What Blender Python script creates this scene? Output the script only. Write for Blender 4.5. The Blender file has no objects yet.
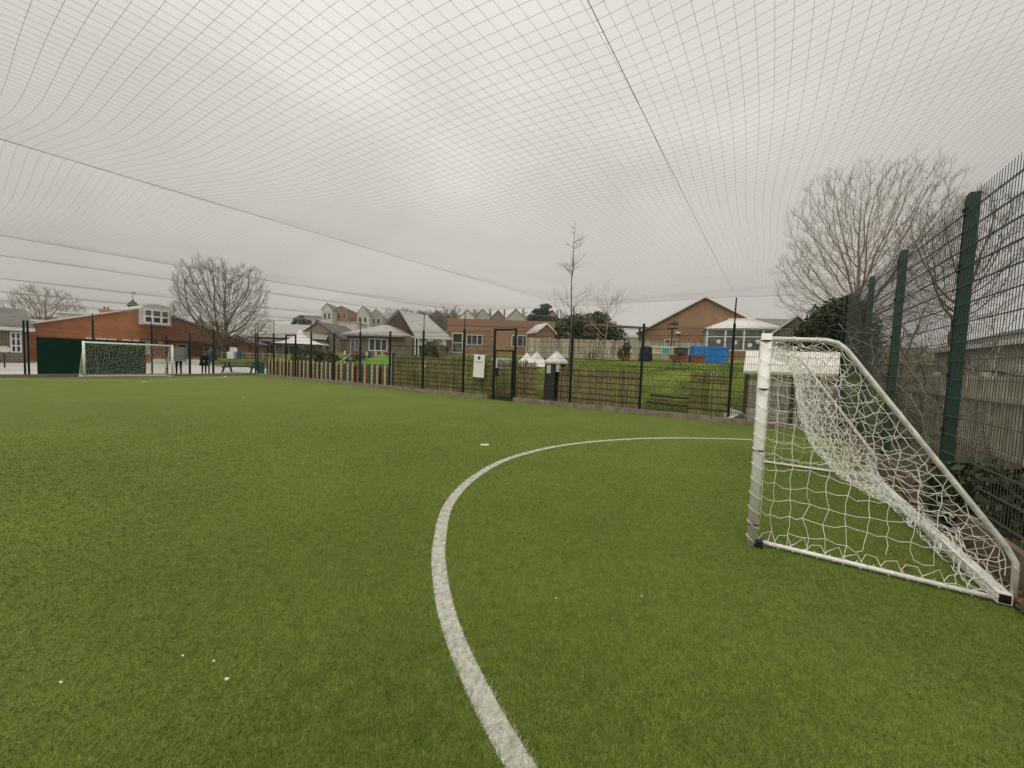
import bpy, math, random
import numpy as np
from mathutils import Vector, Matrix
random.seed(7); rng = np.random.default_rng(7)
S = bpy.context.scene; C = S.collection; PI = math.pi; R = math.radians

# ------------------------------------------------------------------ camera (survey of the place)
FPX, CX, CY, EYE = 385.0, 512.0, 384.0, 1.52
ROLL = math.atan(.037); PITCH = math.atan(22*math.cos(ROLL)/FPX)
fw = Vector((0, math.cos(PITCH), -math.sin(PITCH))); r0 = Vector((1, 0, 0)); u0 = r0.cross(fw)
CR = r0*math.cos(ROLL)+u0*math.sin(ROLL); CU = CR.cross(fw)
cam_d = bpy.data.cameras.new('camera'); cam = bpy.data.objects.new('camera', cam_d); C.objects.link(cam)
cam_d.sensor_fit = 'HORIZONTAL'; cam_d.sensor_width = 36; cam_d.lens = FPX/1024*36; cam_d.clip_start = .05; cam_d.clip_end = 3000
m = Matrix((CR, CU, -fw)).transposed().to_4x4(); m.translation = Vector((0, 0, EYE)); cam.matrix_world = m
S.camera = cam

# pitch frame: U runs along the goal lines, V along the length of the pitch towards the far goal
AZ = R(32.4); ROT = R(90-32.4)
UU = Vector((math.sin(AZ), math.cos(AZ), 0)); VV = Vector((-math.cos(AZ), math.sin(AZ), 0))
def W(U, V, z=0): return UU*U+VV*V+Vector((0, 0, z))
def UVof(x, y): return x*UU.x+y*UU.y, x*VV.x+y*VV.y
def ray(px, py): return fw+CR*((px-CX)/FPX)-CU*((py-CY)/FPX)
def at(px, py, Y):
    d = ray(px, py); return Vector((0, 0, EYE))+d*(Y/d.y)
def onV(px, py, V):
    d = ray(px, py); t = V/d.dot(VV); p = Vector((0, 0, EYE))+d*t; return p.dot(UU), p.z
def onU(px, py, U):
    d = ray(px, py); t = U/d.dot(UU); p = Vector((0, 0, EYE))+d*t; return p.dot(VV), p.z
def sstep(a, b, x):
    t = np.clip((x-a)/(b-a), 0, 1); return t*t*(3-2*t)

# ------------------------------------------------------------------ materials
def mat(name, col, rough=.8, var=.18, scale=6, bump=0, metal=0, island=0, spec=.3, detail=5, stretch=None, bdist=.02, col2=None):
    m = bpy.data.materials.new(name); m.use_nodes = True; nt = m.node_tree; b = nt.nodes['Principled BSDF']
    b.inputs['Roughness'].default_value = rough; b.inputs['Metallic'].default_value = metal
    b.inputs['Specular IOR Level'].default_value = spec
    tc = nt.nodes.new('ShaderNodeTexCoord'); mp = nt.nodes.new('ShaderNodeMapping')
    if stretch: mp.inputs['Scale'].default_value = stretch
    nt.links.new(tc.outputs['Object'], mp.inputs['Vector'])
    n = nt.nodes.new('ShaderNodeTexNoise'); n.inputs['Scale'].default_value = scale; n.inputs['Detail'].default_value = detail
    nt.links.new(mp.outputs[0], n.inputs['Vector'])
    r = nt.nodes.new('ShaderNodeValToRGB'); e = r.color_ramp.elements; e[0].position = .3; e[1].position = .7
    c2 = col2 or [min(1, c*(1+var)) for c in col]; c1 = [c*(1-var) for c in col]
    e[0].color = (*c1, 1); e[1].color = (*c2, 1); nt.links.new(n.outputs['Fac'], r.inputs['Fac']); out = r.outputs['Color']
    if island:
        g = nt.nodes.new('ShaderNodeNewGeometry'); mr = nt.nodes.new('ShaderNodeMapRange')
        mr.inputs['To Min'].default_value = 1-island; mr.inputs['To Max'].default_value = 1+island
        nt.links.new(g.outputs['Random Per Island'], mr.inputs['Value'])
        mx = nt.nodes.new('ShaderNodeVectorMath'); mx.operation = 'SCALE'
        nt.links.new(out, mx.inputs[0]); nt.links.new(mr.outputs[0], mx.inputs['Scale']); out = mx.outputs[0]
    nt.links.new(out, b.inputs['Base Color'])
    if bump:
        bp = nt.nodes.new('ShaderNodeBump'); bp.inputs['Strength'].default_value = bump; bp.inputs['Distance'].default_value = bdist
        nt.links.new(n.outputs['Fac'], bp.inputs['Height']); nt.links.new(bp.outputs[0], b.inputs['Normal'])
    return m
def brick_mat(name, c1, c2, mortar, sc=1.0):
    m = bpy.data.materials.new(name); m.use_nodes = True; nt = m.node_tree; b = nt.nodes['Principled BSDF']; b.inputs['Roughness'].default_value = .9
    tc = nt.nodes.new('ShaderNodeTexCoord'); sx = nt.nodes.new('ShaderNodeSeparateXYZ'); ad = nt.nodes.new('ShaderNodeMath'); cb = nt.nodes.new('ShaderNodeCombineXYZ')
    nt.links.new(tc.outputs['Object'], sx.inputs[0]); nt.links.new(sx.outputs[0], ad.inputs[0]); nt.links.new(sx.outputs[1], ad.inputs[1])
    nt.links.new(ad.outputs[0], cb.inputs[0]); nt.links.new(sx.outputs[2], cb.inputs[1])
    bt = nt.nodes.new('ShaderNodeTexBrick'); bt.inputs['Scale'].default_value = 1; bt.inputs['Brick Width'].default_value = .225*sc; bt.inputs['Row Height'].default_value = .075*sc; bt.inputs['Mortar Size'].default_value = .008*sc
    bt.inputs['Color1'].default_value = (*c1, 1); bt.inputs['Color2'].default_value = (*c2, 1); bt.inputs['Mortar'].default_value = (*mortar, 1)
    nt.links.new(cb.outputs[0], bt.inputs['Vector'])
    n = nt.nodes.new('ShaderNodeTexNoise'); n.inputs['Scale'].default_value = .9; n.inputs['Detail'].default_value = 6; nt.links.new(tc.outputs['Object'], n.inputs['Vector'])
    mr = nt.nodes.new('ShaderNodeMapRange'); mr.inputs['To Min'].default_value = .7; mr.inputs['To Max'].default_value = 1.3; nt.links.new(n.outputs['Fac'], mr.inputs['Value'])
    mx = nt.nodes.new('ShaderNodeVectorMath'); mx.operation = 'SCALE'; nt.links.new(bt.outputs['Color'], mx.inputs[0]); nt.links.new(mr.outputs[0], mx.inputs['Scale'])
    nt.links.new(mx.outputs[0], b.inputs['Base Color']); return m
def glass_mat(name, col=(.03, .035, .04)):
    m = mat(name, col, .08, .5, 1.5, spec=.6); return m
M = dict(
 post=mat('dark_green_coated_steel', (.004, .043, .029), .6, .25, 12, spec=.12),
 wire=mat('green_coated_wire', (.06, .072, .058), .5, .25, 30, spec=.4),
 farpost=mat('black_green_coated_steel', (.008, .013, .012), .5, .25, 12, spec=.3),
 farwire=mat('black_green_wire', (.022, .024, .018), .6, .2, 30, spec=.15),
 cord=mat('overhead_net_cord', (.22, .21, .20), .8, .2, 3),
 cable=mat('black_steel_cable', (.05, .05, .05), .6, .2, 3),
 goalpaint=mat('chalky_white_painted_aluminium', (.80, .79, .74), .45, .12, 9, bump=.08, bdist=.004, spec=.4),
 goaltube=mat('scuffed_grey_white_tube', (.66, .65, .61), .4, .22, 14, spec=.4),
 netw=mat('white_polyethylene_cord', (.80, .79, .73), .75, .12, 5),
 black=mat('black_plastic_and_hollow_shade', (.012, .012, .013), .5, .3, 20),
 conc=mat('weathered_concrete', (.22, .19, .145), .9, .3, 5, bump=.4),
 boardc=mat('stained_gravel_board', (.15, .115, .08), .9, .35, 4, bump=.4),
 paving=mat('pale_wet_concrete_paving', (.46, .45, .42), .45, .14, .6, spec=.5),
 greenboard=mat('bottle_green_board', (.003, .03, .018), .9, .12, 2, spec=.08),
 wood=mat('silvered_fence_timber', (.42, .385, .31), .9, .35, 3, island=.3, stretch=(6, 6, .7)),
 wood_pale=mat('pale_bare_timber', (.34, .31, .25), .9, .3, 3, island=.25, stretch=(6, 6, .7)),
 wood_dark=mat('dark_creosoted_timber', (.085, .065, .045), .9, .35, 3, island=.3, stretch=(1, 1, 5)),
 willow=mat('brown_willow_reed', (.34, .265, .145), .9, .3, 3, island=.45),
 willow2=mat('mossy_willow_weave', (.30, .265, .12), .9, .35, 2.5, island=.4),
 white=mat('white_upvc', (.72, .71, .68), .4, .06, 3, spec=.5),
 whitebd=mat('white_weathered_board', (.68, .66, .60), .6, .14, 2.5),
 render=mat('off_white_render', (.55, .53, .48), .9, .12, 1),
 greyr=mat('grey_render', (.36, .35, .32), .9, .15, 1),
 greyw=mat('pale_grey_cladding', (.50, .49, .46), .7, .1, 1, stretch=(4, 4, .3)),
 slate=mat('grey_roof_tiles', (.17, .165, .16), .8, .25, 2.2, stretch=(1, 1, 5), bump=.3),
 slate_l=mat('pale_wet_roof_tiles', (.31, .305, .285), .6, .2, 2, stretch=(1, 1, 5)),
 slate_d=mat('dark_roof_tiles', (.10, .095, .09), .8, .25, 2.2, stretch=(1, 1, 5)),
 zinc=mat('pale_standing_seam_roof', (.46, .455, .43), .5, .14, 1.2),
 felt=mat('grey_felt_roof', (.14, .135, .125), .9, .2, 2),
 brick_o=brick_mat('orange_brown_brick', (.47, .165, .06), (.39, .125, .046), (.33, .22, .13)),
 brick_b=brick_mat('brown_brick', (.30, .155, .08), (.235, .118, .06), (.33, .26, .19)),
 brick_g=brick_mat('buff_brown_brick', (.20, .15, .105), (.15, .11, .08), (.24, .21, .17)),
 glass=glass_mat('dark_window_glass'), glass_l=glass_mat('pale_reflecting_glass', (.12, .125, .12)),
 bark=mat('grey_brown_bark', (.13, .10, .08), .95, .3, 6, island=.15),
 bark_w=mat('warm_grey_bark', (.24, .18, .125), .95, .3, 6, island=.2),
 bark_p=mat('pale_dry_twigs', (.30, .27, .22), .95, .3, 6, island=.4),
 leaf_d=mat('dark_evergreen_leaves', (.034, .042, .015), .6, .4, 2, island=.55),
 leaf_m=mat('dull_green_leaves', (.06, .075, .025), .65, .4, 2, island=.5),
 leaf_g=mat('grey_green_needles', (.04, .055, .035), .7, .4, 2, island=.5),
 lawn=mat('lawn_soil_and_moss', (.12, .155, .028), .95, .4, .9, bump=.2),
 lawnb=mat('lawn_blades', (.15, .205, .032), .75, .4, .9, island=.3, spec=.1),
 hill=mat('rough_winter_grass', (.11, .115, .05), .95, .3, .08),
 deadleaf=mat('brown_fallen_leaves', (.20, .085, .045), .8, .4, 3, island=.6),
 blue=mat('bright_blue_tarpaulin', (.03, .19, .52), .5, .2, 4, bump=.5, bdist=.05),
 terra=mat('terracotta', (.27, .105, .06), .85, .2, 5),
 tarp=mat('white_tarpaulin', (.72, .71, .68), .6, .1, 3, bump=.4, bdist=.06),
 navy=mat('navy_plastic', (.012, .016, .035), .45, .2, 5),
 cream=mat('cream_painted_timber', (.62, .58, .42), .7, .12, 4),
 turq=mat('turquoise_plastic', (.05, .40, .45), .5, .15, 4),
 yellow=mat('cream_yellow_paint', (.86, .68, .33), .6, .15, 4),
 redp=mat('dull_red_paint', (.46, .13, .07), .6, .2, 4),
 bluep=mat('dull_blue_paint', (.08, .13, .22), .6, .2, 4),
 greenp=mat('dull_green_paint', (.06, .12, .085), .6, .2, 4),
 greyp=mat('grey_stained_slat', (.13, .12, .10), .7, .25, 4),
 purp=mat('dull_purple_paint', (.10, .07, .09), .6, .2, 4),
 slatep=mat('dark_slate_paint', (.03, .034, .036), .6, .2, 4),
 steel=mat('grey_steel', (.16, .165, .17), .4, .15, 8, spec=.5),
 greyboard=mat('light_grey_plastic', (.26, .27, .27), .5, .1, 5),
 binp=mat('green_bin_plastic', (.01, .10, .055), .45, .15, 4),
 paper=mat('paper_white', (.78, .77, .74), .6, .04, 3),
 skin=mat('skin', (.42, .25, .18), .6, .1, 8), hair=mat('dark_hair', (.02, .015, .012), .6, .3, 20),
 trous=mat('dark_trousers', (.018, .019, .023), .85, .25, 15), jeans=mat('grey_blue_jeans', (.13, .15, .18), .85, .25, 15),
 coat=mat('black_coat_cloth', (.008, .008, .009), .85, .3, 12), jacket=mat('dark_slate_jacket', (.045, .055, .07), .8, .25, 12),
 shoe=mat('dark_shoes', (.02, .018, .017), .6, .2, 10),
 polyc=mat('milky_polycarbonate', (.60, .60, .57), .35, .08, 3, spec=.5),
 ink=mat('dark_blue_ink', (.03, .04, .11), .6, .1, 4), inkg=mat('grey_ink', (.38, .38, .38), .6, .1, 4),
 fasc=mat('brown_painted_fascia', (.26, .155, .105), .8, .12, 2),
 slatewood=mat('dark_grey_stained_boards', (.06, .056, .05), .85, .35, 3, stretch=(1, 1, 6)),
 soil=mat('leafy_bare_soil', (.075, .062, .04), .95, .4, 1.5, bump=.5),
 rubble=mat('pale_rubble', (.42, .40, .36), .9, .3, 8, island=.3),
)
# turf: plastic fibre, slightly shiny, with broad patches where the pile is brushed or worn
def turf_mat(name, c1, c2, island):
    m = bpy.data.materials.new(name); m.use_nodes = True; nt = m.node_tree; b = nt.nodes['Principled BSDF']; L = nt.links.new
    b.inputs['Roughness'].default_value = .75; b.inputs['Specular IOR Level'].default_value = .06
    tc = nt.nodes.new('ShaderNodeTexCoord')
    n1 = nt.nodes.new('ShaderNodeTexNoise'); n1.inputs['Scale'].default_value = .55; n1.inputs['Detail'].default_value = 7; n1.inputs['Roughness'].default_value = .62
    n2 = nt.nodes.new('ShaderNodeTexNoise'); n2.inputs['Scale'].default_value = 11; n2.inputs['Detail'].default_value = 5
    for n in (n1, n2): L(tc.outputs['Object'], n.inputs['Vector'])
    ad = nt.nodes.new('ShaderNodeMath'); ad.operation = 'MULTIPLY_ADD'; ad.inputs[1].default_value = .42; L(n2.outputs['Fac'], ad.inputs[0])
    ml = nt.nodes.new('ShaderNodeMath'); ml.operation = 'MULTIPLY'; ml.inputs[1].default_value = .58; L(n1.outputs['Fac'], ml.inputs[0]); L(ml.outputs[0], ad.inputs[2])
    rp = nt.nodes.new('ShaderNodeValToRGB'); e = rp.color_ramp.elements; e[0].position = .36; e[1].position = .64; e[0].color = (*c1, 1); e[1].color = (*c2, 1)
    L(ad.outputs[0], rp.inputs['Fac']); out = rp.outputs['Color']
    g = nt.nodes.new('ShaderNodeNewGeometry'); mr = nt.nodes.new('ShaderNodeMapRange'); mr.inputs['To Min'].default_value = 1-island; mr.inputs['To Max'].default_value = 1+island
    L(g.outputs['Random Per Island'], mr.inputs['Value']); mx = nt.nodes.new('ShaderNodeVectorMath'); mx.operation = 'SCALE'
    L(out, mx.inputs[0]); L(mr.outputs[0], mx.inputs['Scale']); L(mx.outputs[0], b.inputs['Base Color'])
    if island == 0:
        n3 = nt.nodes.new('ShaderNodeTexNoise'); n3.inputs['Scale'].default_value = 160; n3.inputs['Detail'].default_value = 3; L(tc.outputs['Object'], n3.inputs['Vector'])
        bp = nt.nodes.new('ShaderNodeBump'); bp.inputs['Strength'].default_value = .8; bp.inputs['Distance'].default_value = .012; L(n3.outputs['Fac'], bp.inputs['Height']); L(bp.outputs[0], b.inputs['Normal'])
    return m
M['turf'] = turf_mat('artificial_turf_backing', (.108, .145, .028), (.152, .187, .044), 0)
M['blade'] = turf_mat('artificial_turf_fibre', (.094, .146, .024), (.192, .244, .047), .55)
M['line'] = mat('white_turf_fibre', (.54, .54, .48), .75, .25, 30, island=.42)
M['linebase'] = mat('white_turf_backing', (.42, .42, .36), .9, .35, 25)

# ------------------------------------------------------------------ mesh helpers
def each(name, m, root, boxes):
    for q in boxes: MB().b2(*q).build(name, m, root)
class MB:
    def __init__(s): s.v = []; s.f = []
    def add(s, vs, fs):
        o = len(s.v); s.v += [tuple(v) for v in vs]; s.f += [tuple(i+o for i in f) for f in fs]; return s
    def box(s, c, d, rz=0, rx=0, ry=0):
        hx, hy, hz = d[0]/2, d[1]/2, d[2]/2
        P = [(x, y, z) for x in (-hx, hx) for y in (-hy, hy) for z in (-hz, hz)]
        if rz or rx or ry:
            mt = Matrix.Rotation(rz, 3, 'Z') @ Matrix.Rotation(ry, 3, 'Y') @ Matrix.Rotation(rx, 3, 'X'); P = [mt @ Vector(p) for p in P]
        return s.add([(p[0]+c[0], p[1]+c[1], p[2]+c[2]) for p in P], [(0, 1, 3, 2), (4, 6, 7, 5), (0, 4, 5, 1), (2, 3, 7, 6), (0, 2, 6, 4), (1, 5, 7, 3)])
    def b2(s, x0, x1, y0, y1, z0, z1): return s.box(((x0+x1)/2, (y0+y1)/2, (z0+z1)/2), (x1-x0, y1-y0, z1-z0))
    def tube(s, pts, r, n=6, cap=True):
        pts = [Vector(p) for p in pts]; k = len(pts); rs = r if isinstance(r, (list, tuple)) else [r]*k
        vs = []; fs = []; t = (pts[1]-pts[0]).normalized(); a = t.orthogonal().normalized()
        for i, p in enumerate(pts):
            t = (pts[min(i+1, k-1)]-pts[max(i-1, 0)]).normalized(); a = (a-t*a.dot(t))
            a = a.normalized() if a.length > 1e-6 else t.orthogonal().normalized(); b = t.cross(a)
            for j in range(n):
                g = 2*PI*j/n; vs.append(p+(a*math.cos(g)+b*math.sin(g))*rs[i])
        for i in range(k-1):
            for j in range(n): fs.append((i*n+j, i*n+(j+1) % n, (i+1)*n+(j+1) % n, (i+1)*n+j))
        if cap and n > 2: fs.append(tuple(range(n))[::-1]); fs.append(tuple((k-1)*n+j for j in range(n)))
        return s.add(vs, fs)
    def prism(s, poly, y0, y1):          # poly in (x, z), extruded along y
        n = len(poly); vs = [(x, y0, z) for x, z in poly]+[(x, y1, z) for x, z in poly]
        return s.add(vs, [tuple(range(n)), tuple(range(2*n-1, n-1, -1))]+[(i, i+n, (i+1) % n+n, (i+1) % n) for i in range(n)])
    def lathe(s, prof, n=16, c=(0, 0, 0), sx=1, sy=1):
        vs = []; fs = []
        for r, z in prof:
            for j in range(n): g = 2*PI*j/n; vs.append((c[0]+r*math.cos(g)*sx, c[1]+r*math.sin(g)*sy, c[2]+z))
        for i in range(len(prof)-1):
            for j in range(n): fs.append((i*n+j, i*n+(j+1) % n, (i+1)*n+(j+1) % n, (i+1)*n+j))
        fs.append(tuple(range(n))[::-1]); fs.append(tuple((len(prof)-1)*n+j for j in range(n))); return s.add(vs, fs)
    def slab(s, a, b, c, d, th):         # four corners, thickened downwards
        vs = [a, b, c, d]; vs = [tuple(v) for v in vs]; lo = [(v[0], v[1], v[2]-th) for v in vs]
        return s.add(vs+lo, [(0, 1, 2, 3), (7, 6, 5, 4), (0, 4, 5, 1), (1, 5, 6, 2), (2, 6, 7, 3), (3, 7, 4, 0)])
    def build(s, name, m, parent=None, smooth=False, loc=None, rz=0):
        me = bpy.data.meshes.new(name); me.from_pydata(s.v, [], s.f); me.materials.append(M[m] if isinstance(m, str) else m)
        if smooth: me.polygons.foreach_set('use_smooth', [True]*len(me.polygons))
        o = bpy.data.objects.new(name, me); C.objects.link(o)
        if parent is not None: o.parent = parent
        if loc is not None: o.location = loc; o.rotation_euler.z = rz
        return o
def tag(o, label=None, cat=None, group=None, kind=None):
    for k, v in (('label', label), ('category', cat), ('group', group), ('kind', kind)):
        if v: o[k] = v
    return o
def thing(name, label, cat, loc, rz=0, group=None):
    o = bpy.data.objects.new(name, None); C.objects.link(o); o.location = loc; o.rotation_euler.z = rz; o.empty_display_size = .2
    return tag(o, label, cat, group)
def copy_tree(o, parent=None):
    c = o.copy(); C.objects.link(c)
    if parent is not None: c.parent = parent
    for ch in list(o.children): copy_tree(ch, c)
    return c
def np_mesh(name, co, tris, m, k=3):
    me = bpy.data.meshes.new(name); nv, nf = len(co), len(tris)
    me.vertices.add(nv); me.vertices.foreach_set('co', co.astype(np.float32).ravel())
    me.loops.add(nf*k); me.loops.foreach_set('vertex_index', tris.astype(np.int32).ravel())
    me.polygons.add(nf); me.polygons.foreach_set('loop_start', np.arange(nf, dtype=np.int32)*k); me.polygons.foreach_set('loop_total', np.full(nf, k, dtype=np.int32))
    me.update(calc_edges=True); me.materials.append(M[m]); o = bpy.data.objects.new(name, me); C.objects.link(o); return o

# ------------------------------------------------------------------ terrain
def terrain(x, y):
    x = np.asarray(x, float); y = np.asarray(y, float)
    U = x*UU.x+y*UU.y; V = x*VV.x+y*VV.y
    u0 = 13.05+sstep(22, 32, V)*6+sstep(40, 60, V)*6
    h = 1.42*sstep(0, 3.6, U-u0)+sstep(2, 22, U-u0)*.85
    h = h+sstep(60, 190, y)*13
    h = h+.05*np.sin(x*1.7+y*.9)*sstep(.5, 3, U-u0)
    return h
def tz(x, y): return float(terrain(x, y))
def grid_sheet(name, us, vs, fn, m, frame):
    uu, vv = np.meshgrid(us, vs, indexing='ij')
    X = uu*frame[0].x+vv*frame[1].x; Y = uu*frame[0].y+vv*frame[1].y; Z = fn(X, Y)
    co = np.stack([X, Y, Z], -1).reshape(-1, 3); a, b = len(us), len(vs)
    i, j = np.meshgrid(np.arange(a-1), np.arange(b-1), indexing='ij'); k = (i*b+j).ravel()
    q = np.stack([k, k+b, k+b+1, k+1], -1); o = np_mesh(name, co, q, m, 4); o.data.polygons.foreach_set('use_smooth', [True]*len(q)); return o
XY = (Vector((1, 0, 0)), Vector((0, 1, 0)))
g = grid_sheet('ground', np.array([-420, -200, -120, -60, 0, 60, 120, 200, 420.]), np.array([-300, -100, -30, 0, 30, 58, 420.]), lambda X, Y: np.full_like(X, -.06), 'hill', XY); tag(g, kind='structure')
g = grid_sheet('hill', np.linspace(-420, 420, 60), np.concatenate([np.linspace(52, 200, 40), [300, 420]]), lambda X, Y: terrain(X, Y)-.03-.3*(Y < 54), 'hill', XY); tag(g, kind='structure')
g = grid_sheet('lawn', np.concatenate([np.linspace(12.85, 18, 30), np.linspace(18.5, 62, 60)]), np.linspace(-3.2, 52, 110), lambda X, Y: terrain(X, Y)-.02, 'lawn', (UU, VV)); tag(g, kind='structure')
g = grid_sheet('rough_ground', np.concatenate([np.linspace(12.85, 18, 20), np.linspace(18.5, 62, 30)]), np.linspace(-40, -3.2, 40), lambda X, Y: terrain(X, Y)-.02, 'soil', (UU, VV)); tag(g, kind='structure')
b = MB(); b.box((10, 55, -.03), (90, 53.2, .04)); g = b.build('playground', 'paving', loc=(0, 0, 0), rz=ROT); tag(g, kind='structure')

# ------------------------------------------------------------------ pitch: turf, fibre, markings, kerbs
b = MB(); b.add([(-6, -1.66, 0), (12.52, -1.66, 0), (12.52, 28.3, 0), (-6, 28.3, 0)], [(0, 1, 2, 3)])
g = b.build('turf_pitch', 'turf', loc=(0, 0, 0), rz=ROT); tag(g, kind='structure')
arc = [(.95, .10), (1.196, .656), (1.377, .998), (1.60, 1.35), (1.90, 1.716), (2.32, 2.125), (3.03, 2.65), (3.95, 3.03), (5.1, 3.21), (6.5, 2.99), (7.85, 2.32), (8.95, 1.40), (9.80, .30), (10.02, -.10)]
def crom(P, n=14):
    P = [np.array(p) for p in P]; P = [2*P[0]-P[1]]+P+[2*P[-1]-P[-2]]; out = []
    for i in range(1, len(P)-2):
        for t in np.linspace(0, 1, n, endpoint=False):
            a, b_, c, d = P[i-1:i+3]; out.append(.5*(2*b_+(c-a)*t+(2*a-5*b_+4*c-d)*t*t+(3*b_-a-3*c+d)*t**3))
    out.append(P[-2]); return np.array(out)
ARC = crom(arc); ARC_FAR = np.stack([11.55-ARC[:, 0]*1.0, 27.75-ARC[:, 1]], -1)
LW = .052
def strip(name, pl, hw, m, z=.004):
    t = np.gradient(pl, axis=0); t /= np.linalg.norm(t, axis=1)[:, None]; n = np.stack([-t[:, 1], t[:, 0]], -1)
    b = MB(); vs = [(*(p+q*hw), z) for p, q in zip(pl, n)]+[(*(p-q*hw), z) for p, q in zip(pl, n)]; k = len(pl)
    b.add(vs, [(i, i+1, k+i+1, k+i) for i in range(k-1)]); return tag(b.build(name, m, loc=(0, 0, 0), rz=ROT), kind='structure')
near_line = strip('goal_area_line', ARC, LW, 'linebase'); far_line = strip('goal_area_line', ARC_FAR, LW, 'linebase', .006)
th = np.linspace(0, 2*PI, 18, endpoint=False); b = MB(); b.add([(5.6+.085*math.cos(a), 4.09+.085*math.sin(a), .004) for a in th], [tuple(range(18))]); b.add([(5.8+.11*math.cos(a), 23.6+.11*math.sin(a), .004) for a in th], [tuple(range(18))])
tag(b.build('penalty_spot', 'line', loc=(0, 0, 0), rz=ROT), kind='structure')

N = 1150000
rr = .85*np.exp(rng.random(N)*math.log(16/.85)); aa = R(90)+(rng.random(N)*2-1)*R(66)
X = rr*np.cos(aa); Y = rr*np.sin(aa); U = X*UU.x+Y*UU.y; V = X*VV.x+Y*VV.y
ok = (V > -1.62) & (U < 12.5) & (V < 28.2) & (U > -6); X, Y, U, V, rr = X[ok], Y[ok], U[ok], V[ok], rr[ok]; n = len(X)
h = .017*(.6+.8*rng.random(n)); w = np.maximum(.0027, rr*.0010); h = h*(1-.75*sstep(6, 15, rr))
pile = .6+.5*np.sin(U*.9+np.sin(V*.7))+rng.normal(0, 1.7, n); lean = .45+.5*rng.random(n)
fx, fy = rng.random(n)*2*PI, None
tip = np.stack([X+np.cos(pile)*h*lean*1.3, Y+np.sin(pile)*h*lean*1.3, h*np.sqrt(np.maximum(.15, 1-lean**2))], -1)
dx, dy = np.cos(fx)*w/2, np.sin(fx)*w/2
co = np.stack([np.stack([X-dx, Y-dy, np.zeros(n)], -1), np.stack([X+dx, Y+dy, np.zeros(n)], -1), tip], 1)
UVp = np.stack([U, V], -1).astype(np.float32); dmin = np.full(n, 9.)
for P in (ARC, ARC_FAR):
    sel = np.where(dmin > 1)[0]
    for s in range(0, n, 40000):
        dd = np.linalg.norm(UVp[s:s+40000, None, :]-P[None, ::2, :].astype(np.float32), axis=2).min(1); dmin[s:s+40000] = np.minimum(dmin[s:s+40000], dd)
wl = (dmin < LW+rng.normal(0, .007, n)) & (rng.random(n) > .05)
keep = ~wl; k = keep.sum()
tag(np_mesh('grass', co[keep].reshape(-1, 3), np.arange(k*3).reshape(-1, 3), 'blade'), kind='stuff')
k = wl.sum(); lf = np_mesh('line_fibre', co[wl].reshape(-1, 3), np.arange(k*3).reshape(-1, 3), 'line'); tag(lf, kind='stuff')

b = MB()
for v0, v1 in ((-1.7, 7.9), (9.1, 28.35)):
    x = v0
    while x < v1-.05:
        x1 = min(x+.915, v1); b.b2(12.53, 12.66, x+.004, x1-.004, -.02, .15+rng.normal(0, .004)); x = x1
tag(b.build('kerb', 'conc', loc=(0, 0, 0), rz=ROT), kind='structure')
b = MB(); x = 2.0
while x < 12.5: b.b2(x+.005, min(x+2.35, 12.66)-.005, -1.755, -1.70, -.02, .26); x += 2.35
tag(b.build('kerb', 'boardc', loc=(0, 0, 0), rz=ROT), kind='structure')
b = MB(); b.b2(-6, 12.6, 28.33, 28.44, -.02, .12); tag(b.build('kerb', 'conc', loc=(0, 0, 0), rz=ROT), kind='structure')

# ------------------------------------------------------------------ fences
def mesh_panel(x0, x1, z0, z1, root, wm, rv=.003, rh=.004, step=.05, n=4):
    b = MB(); k = int((x1-x0)/step)
    for i in range(k+1):
        x = x0+i*step; b.tube([(x, 0, z0), (x, 0, z1)], rv, n, False)
    z = z0+.05
    while z <= z1+.001:
        for y in (-.0075, .0075): b.tube([(x0, y, z), (x1, y, z)], rh, n, False)
        z += .2
    return b.build('mesh_panel', wm, root)
def fence(label, loc, rz, posts, wm, pm, pw=.06, pd=.08, skip=(), zs=(.06, 2.8), group=None, step=.05, n=4, rv=.0032, rh=.0045):
    root = thing('mesh_fence', label, 'fence', loc, rz, group)
    for x, zt, ext in posts:
        b = MB(); b.b2(x-pw/2, x+pw/2, -.012-pd, -.012, -.05, zt)
        for q in np.arange(.35, zt-.1, .6): b.b2(x-.02, x+.02, -.02, .016, q-.02, q+.02)
        b.build('post', pm, root)
        if ext:
            b = MB(); b.tube([(x, -.05, zt), (x, -.05, ext)], .019, 8); b.build('extension_pole', pm, root)
    for i in range(len(posts)-1):
        if i in skip: continue
        mesh_panel(posts[i][0]+.03, posts[i+1][0]-.03, zs[0], zs[1], root, wm, step=step, n=n, rv=rv, rh=rh)
    return root
# tall end fence behind the near goal, local x = U
ef = fence('tall dark green wire mesh fence with broad posts rising behind the near goal', W(0, -1.80), ROT,
      [(1.6, 3.52, 0), (3.92, 3.52, 0), (6.24, 3.52, 0), (8.6, 3.52, 0), (10.6, 3.52, 0), (12.66, 3.52, 0)], 'wire', 'post', .125, .08, zs=(.06, 3.48), step=.05)
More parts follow.
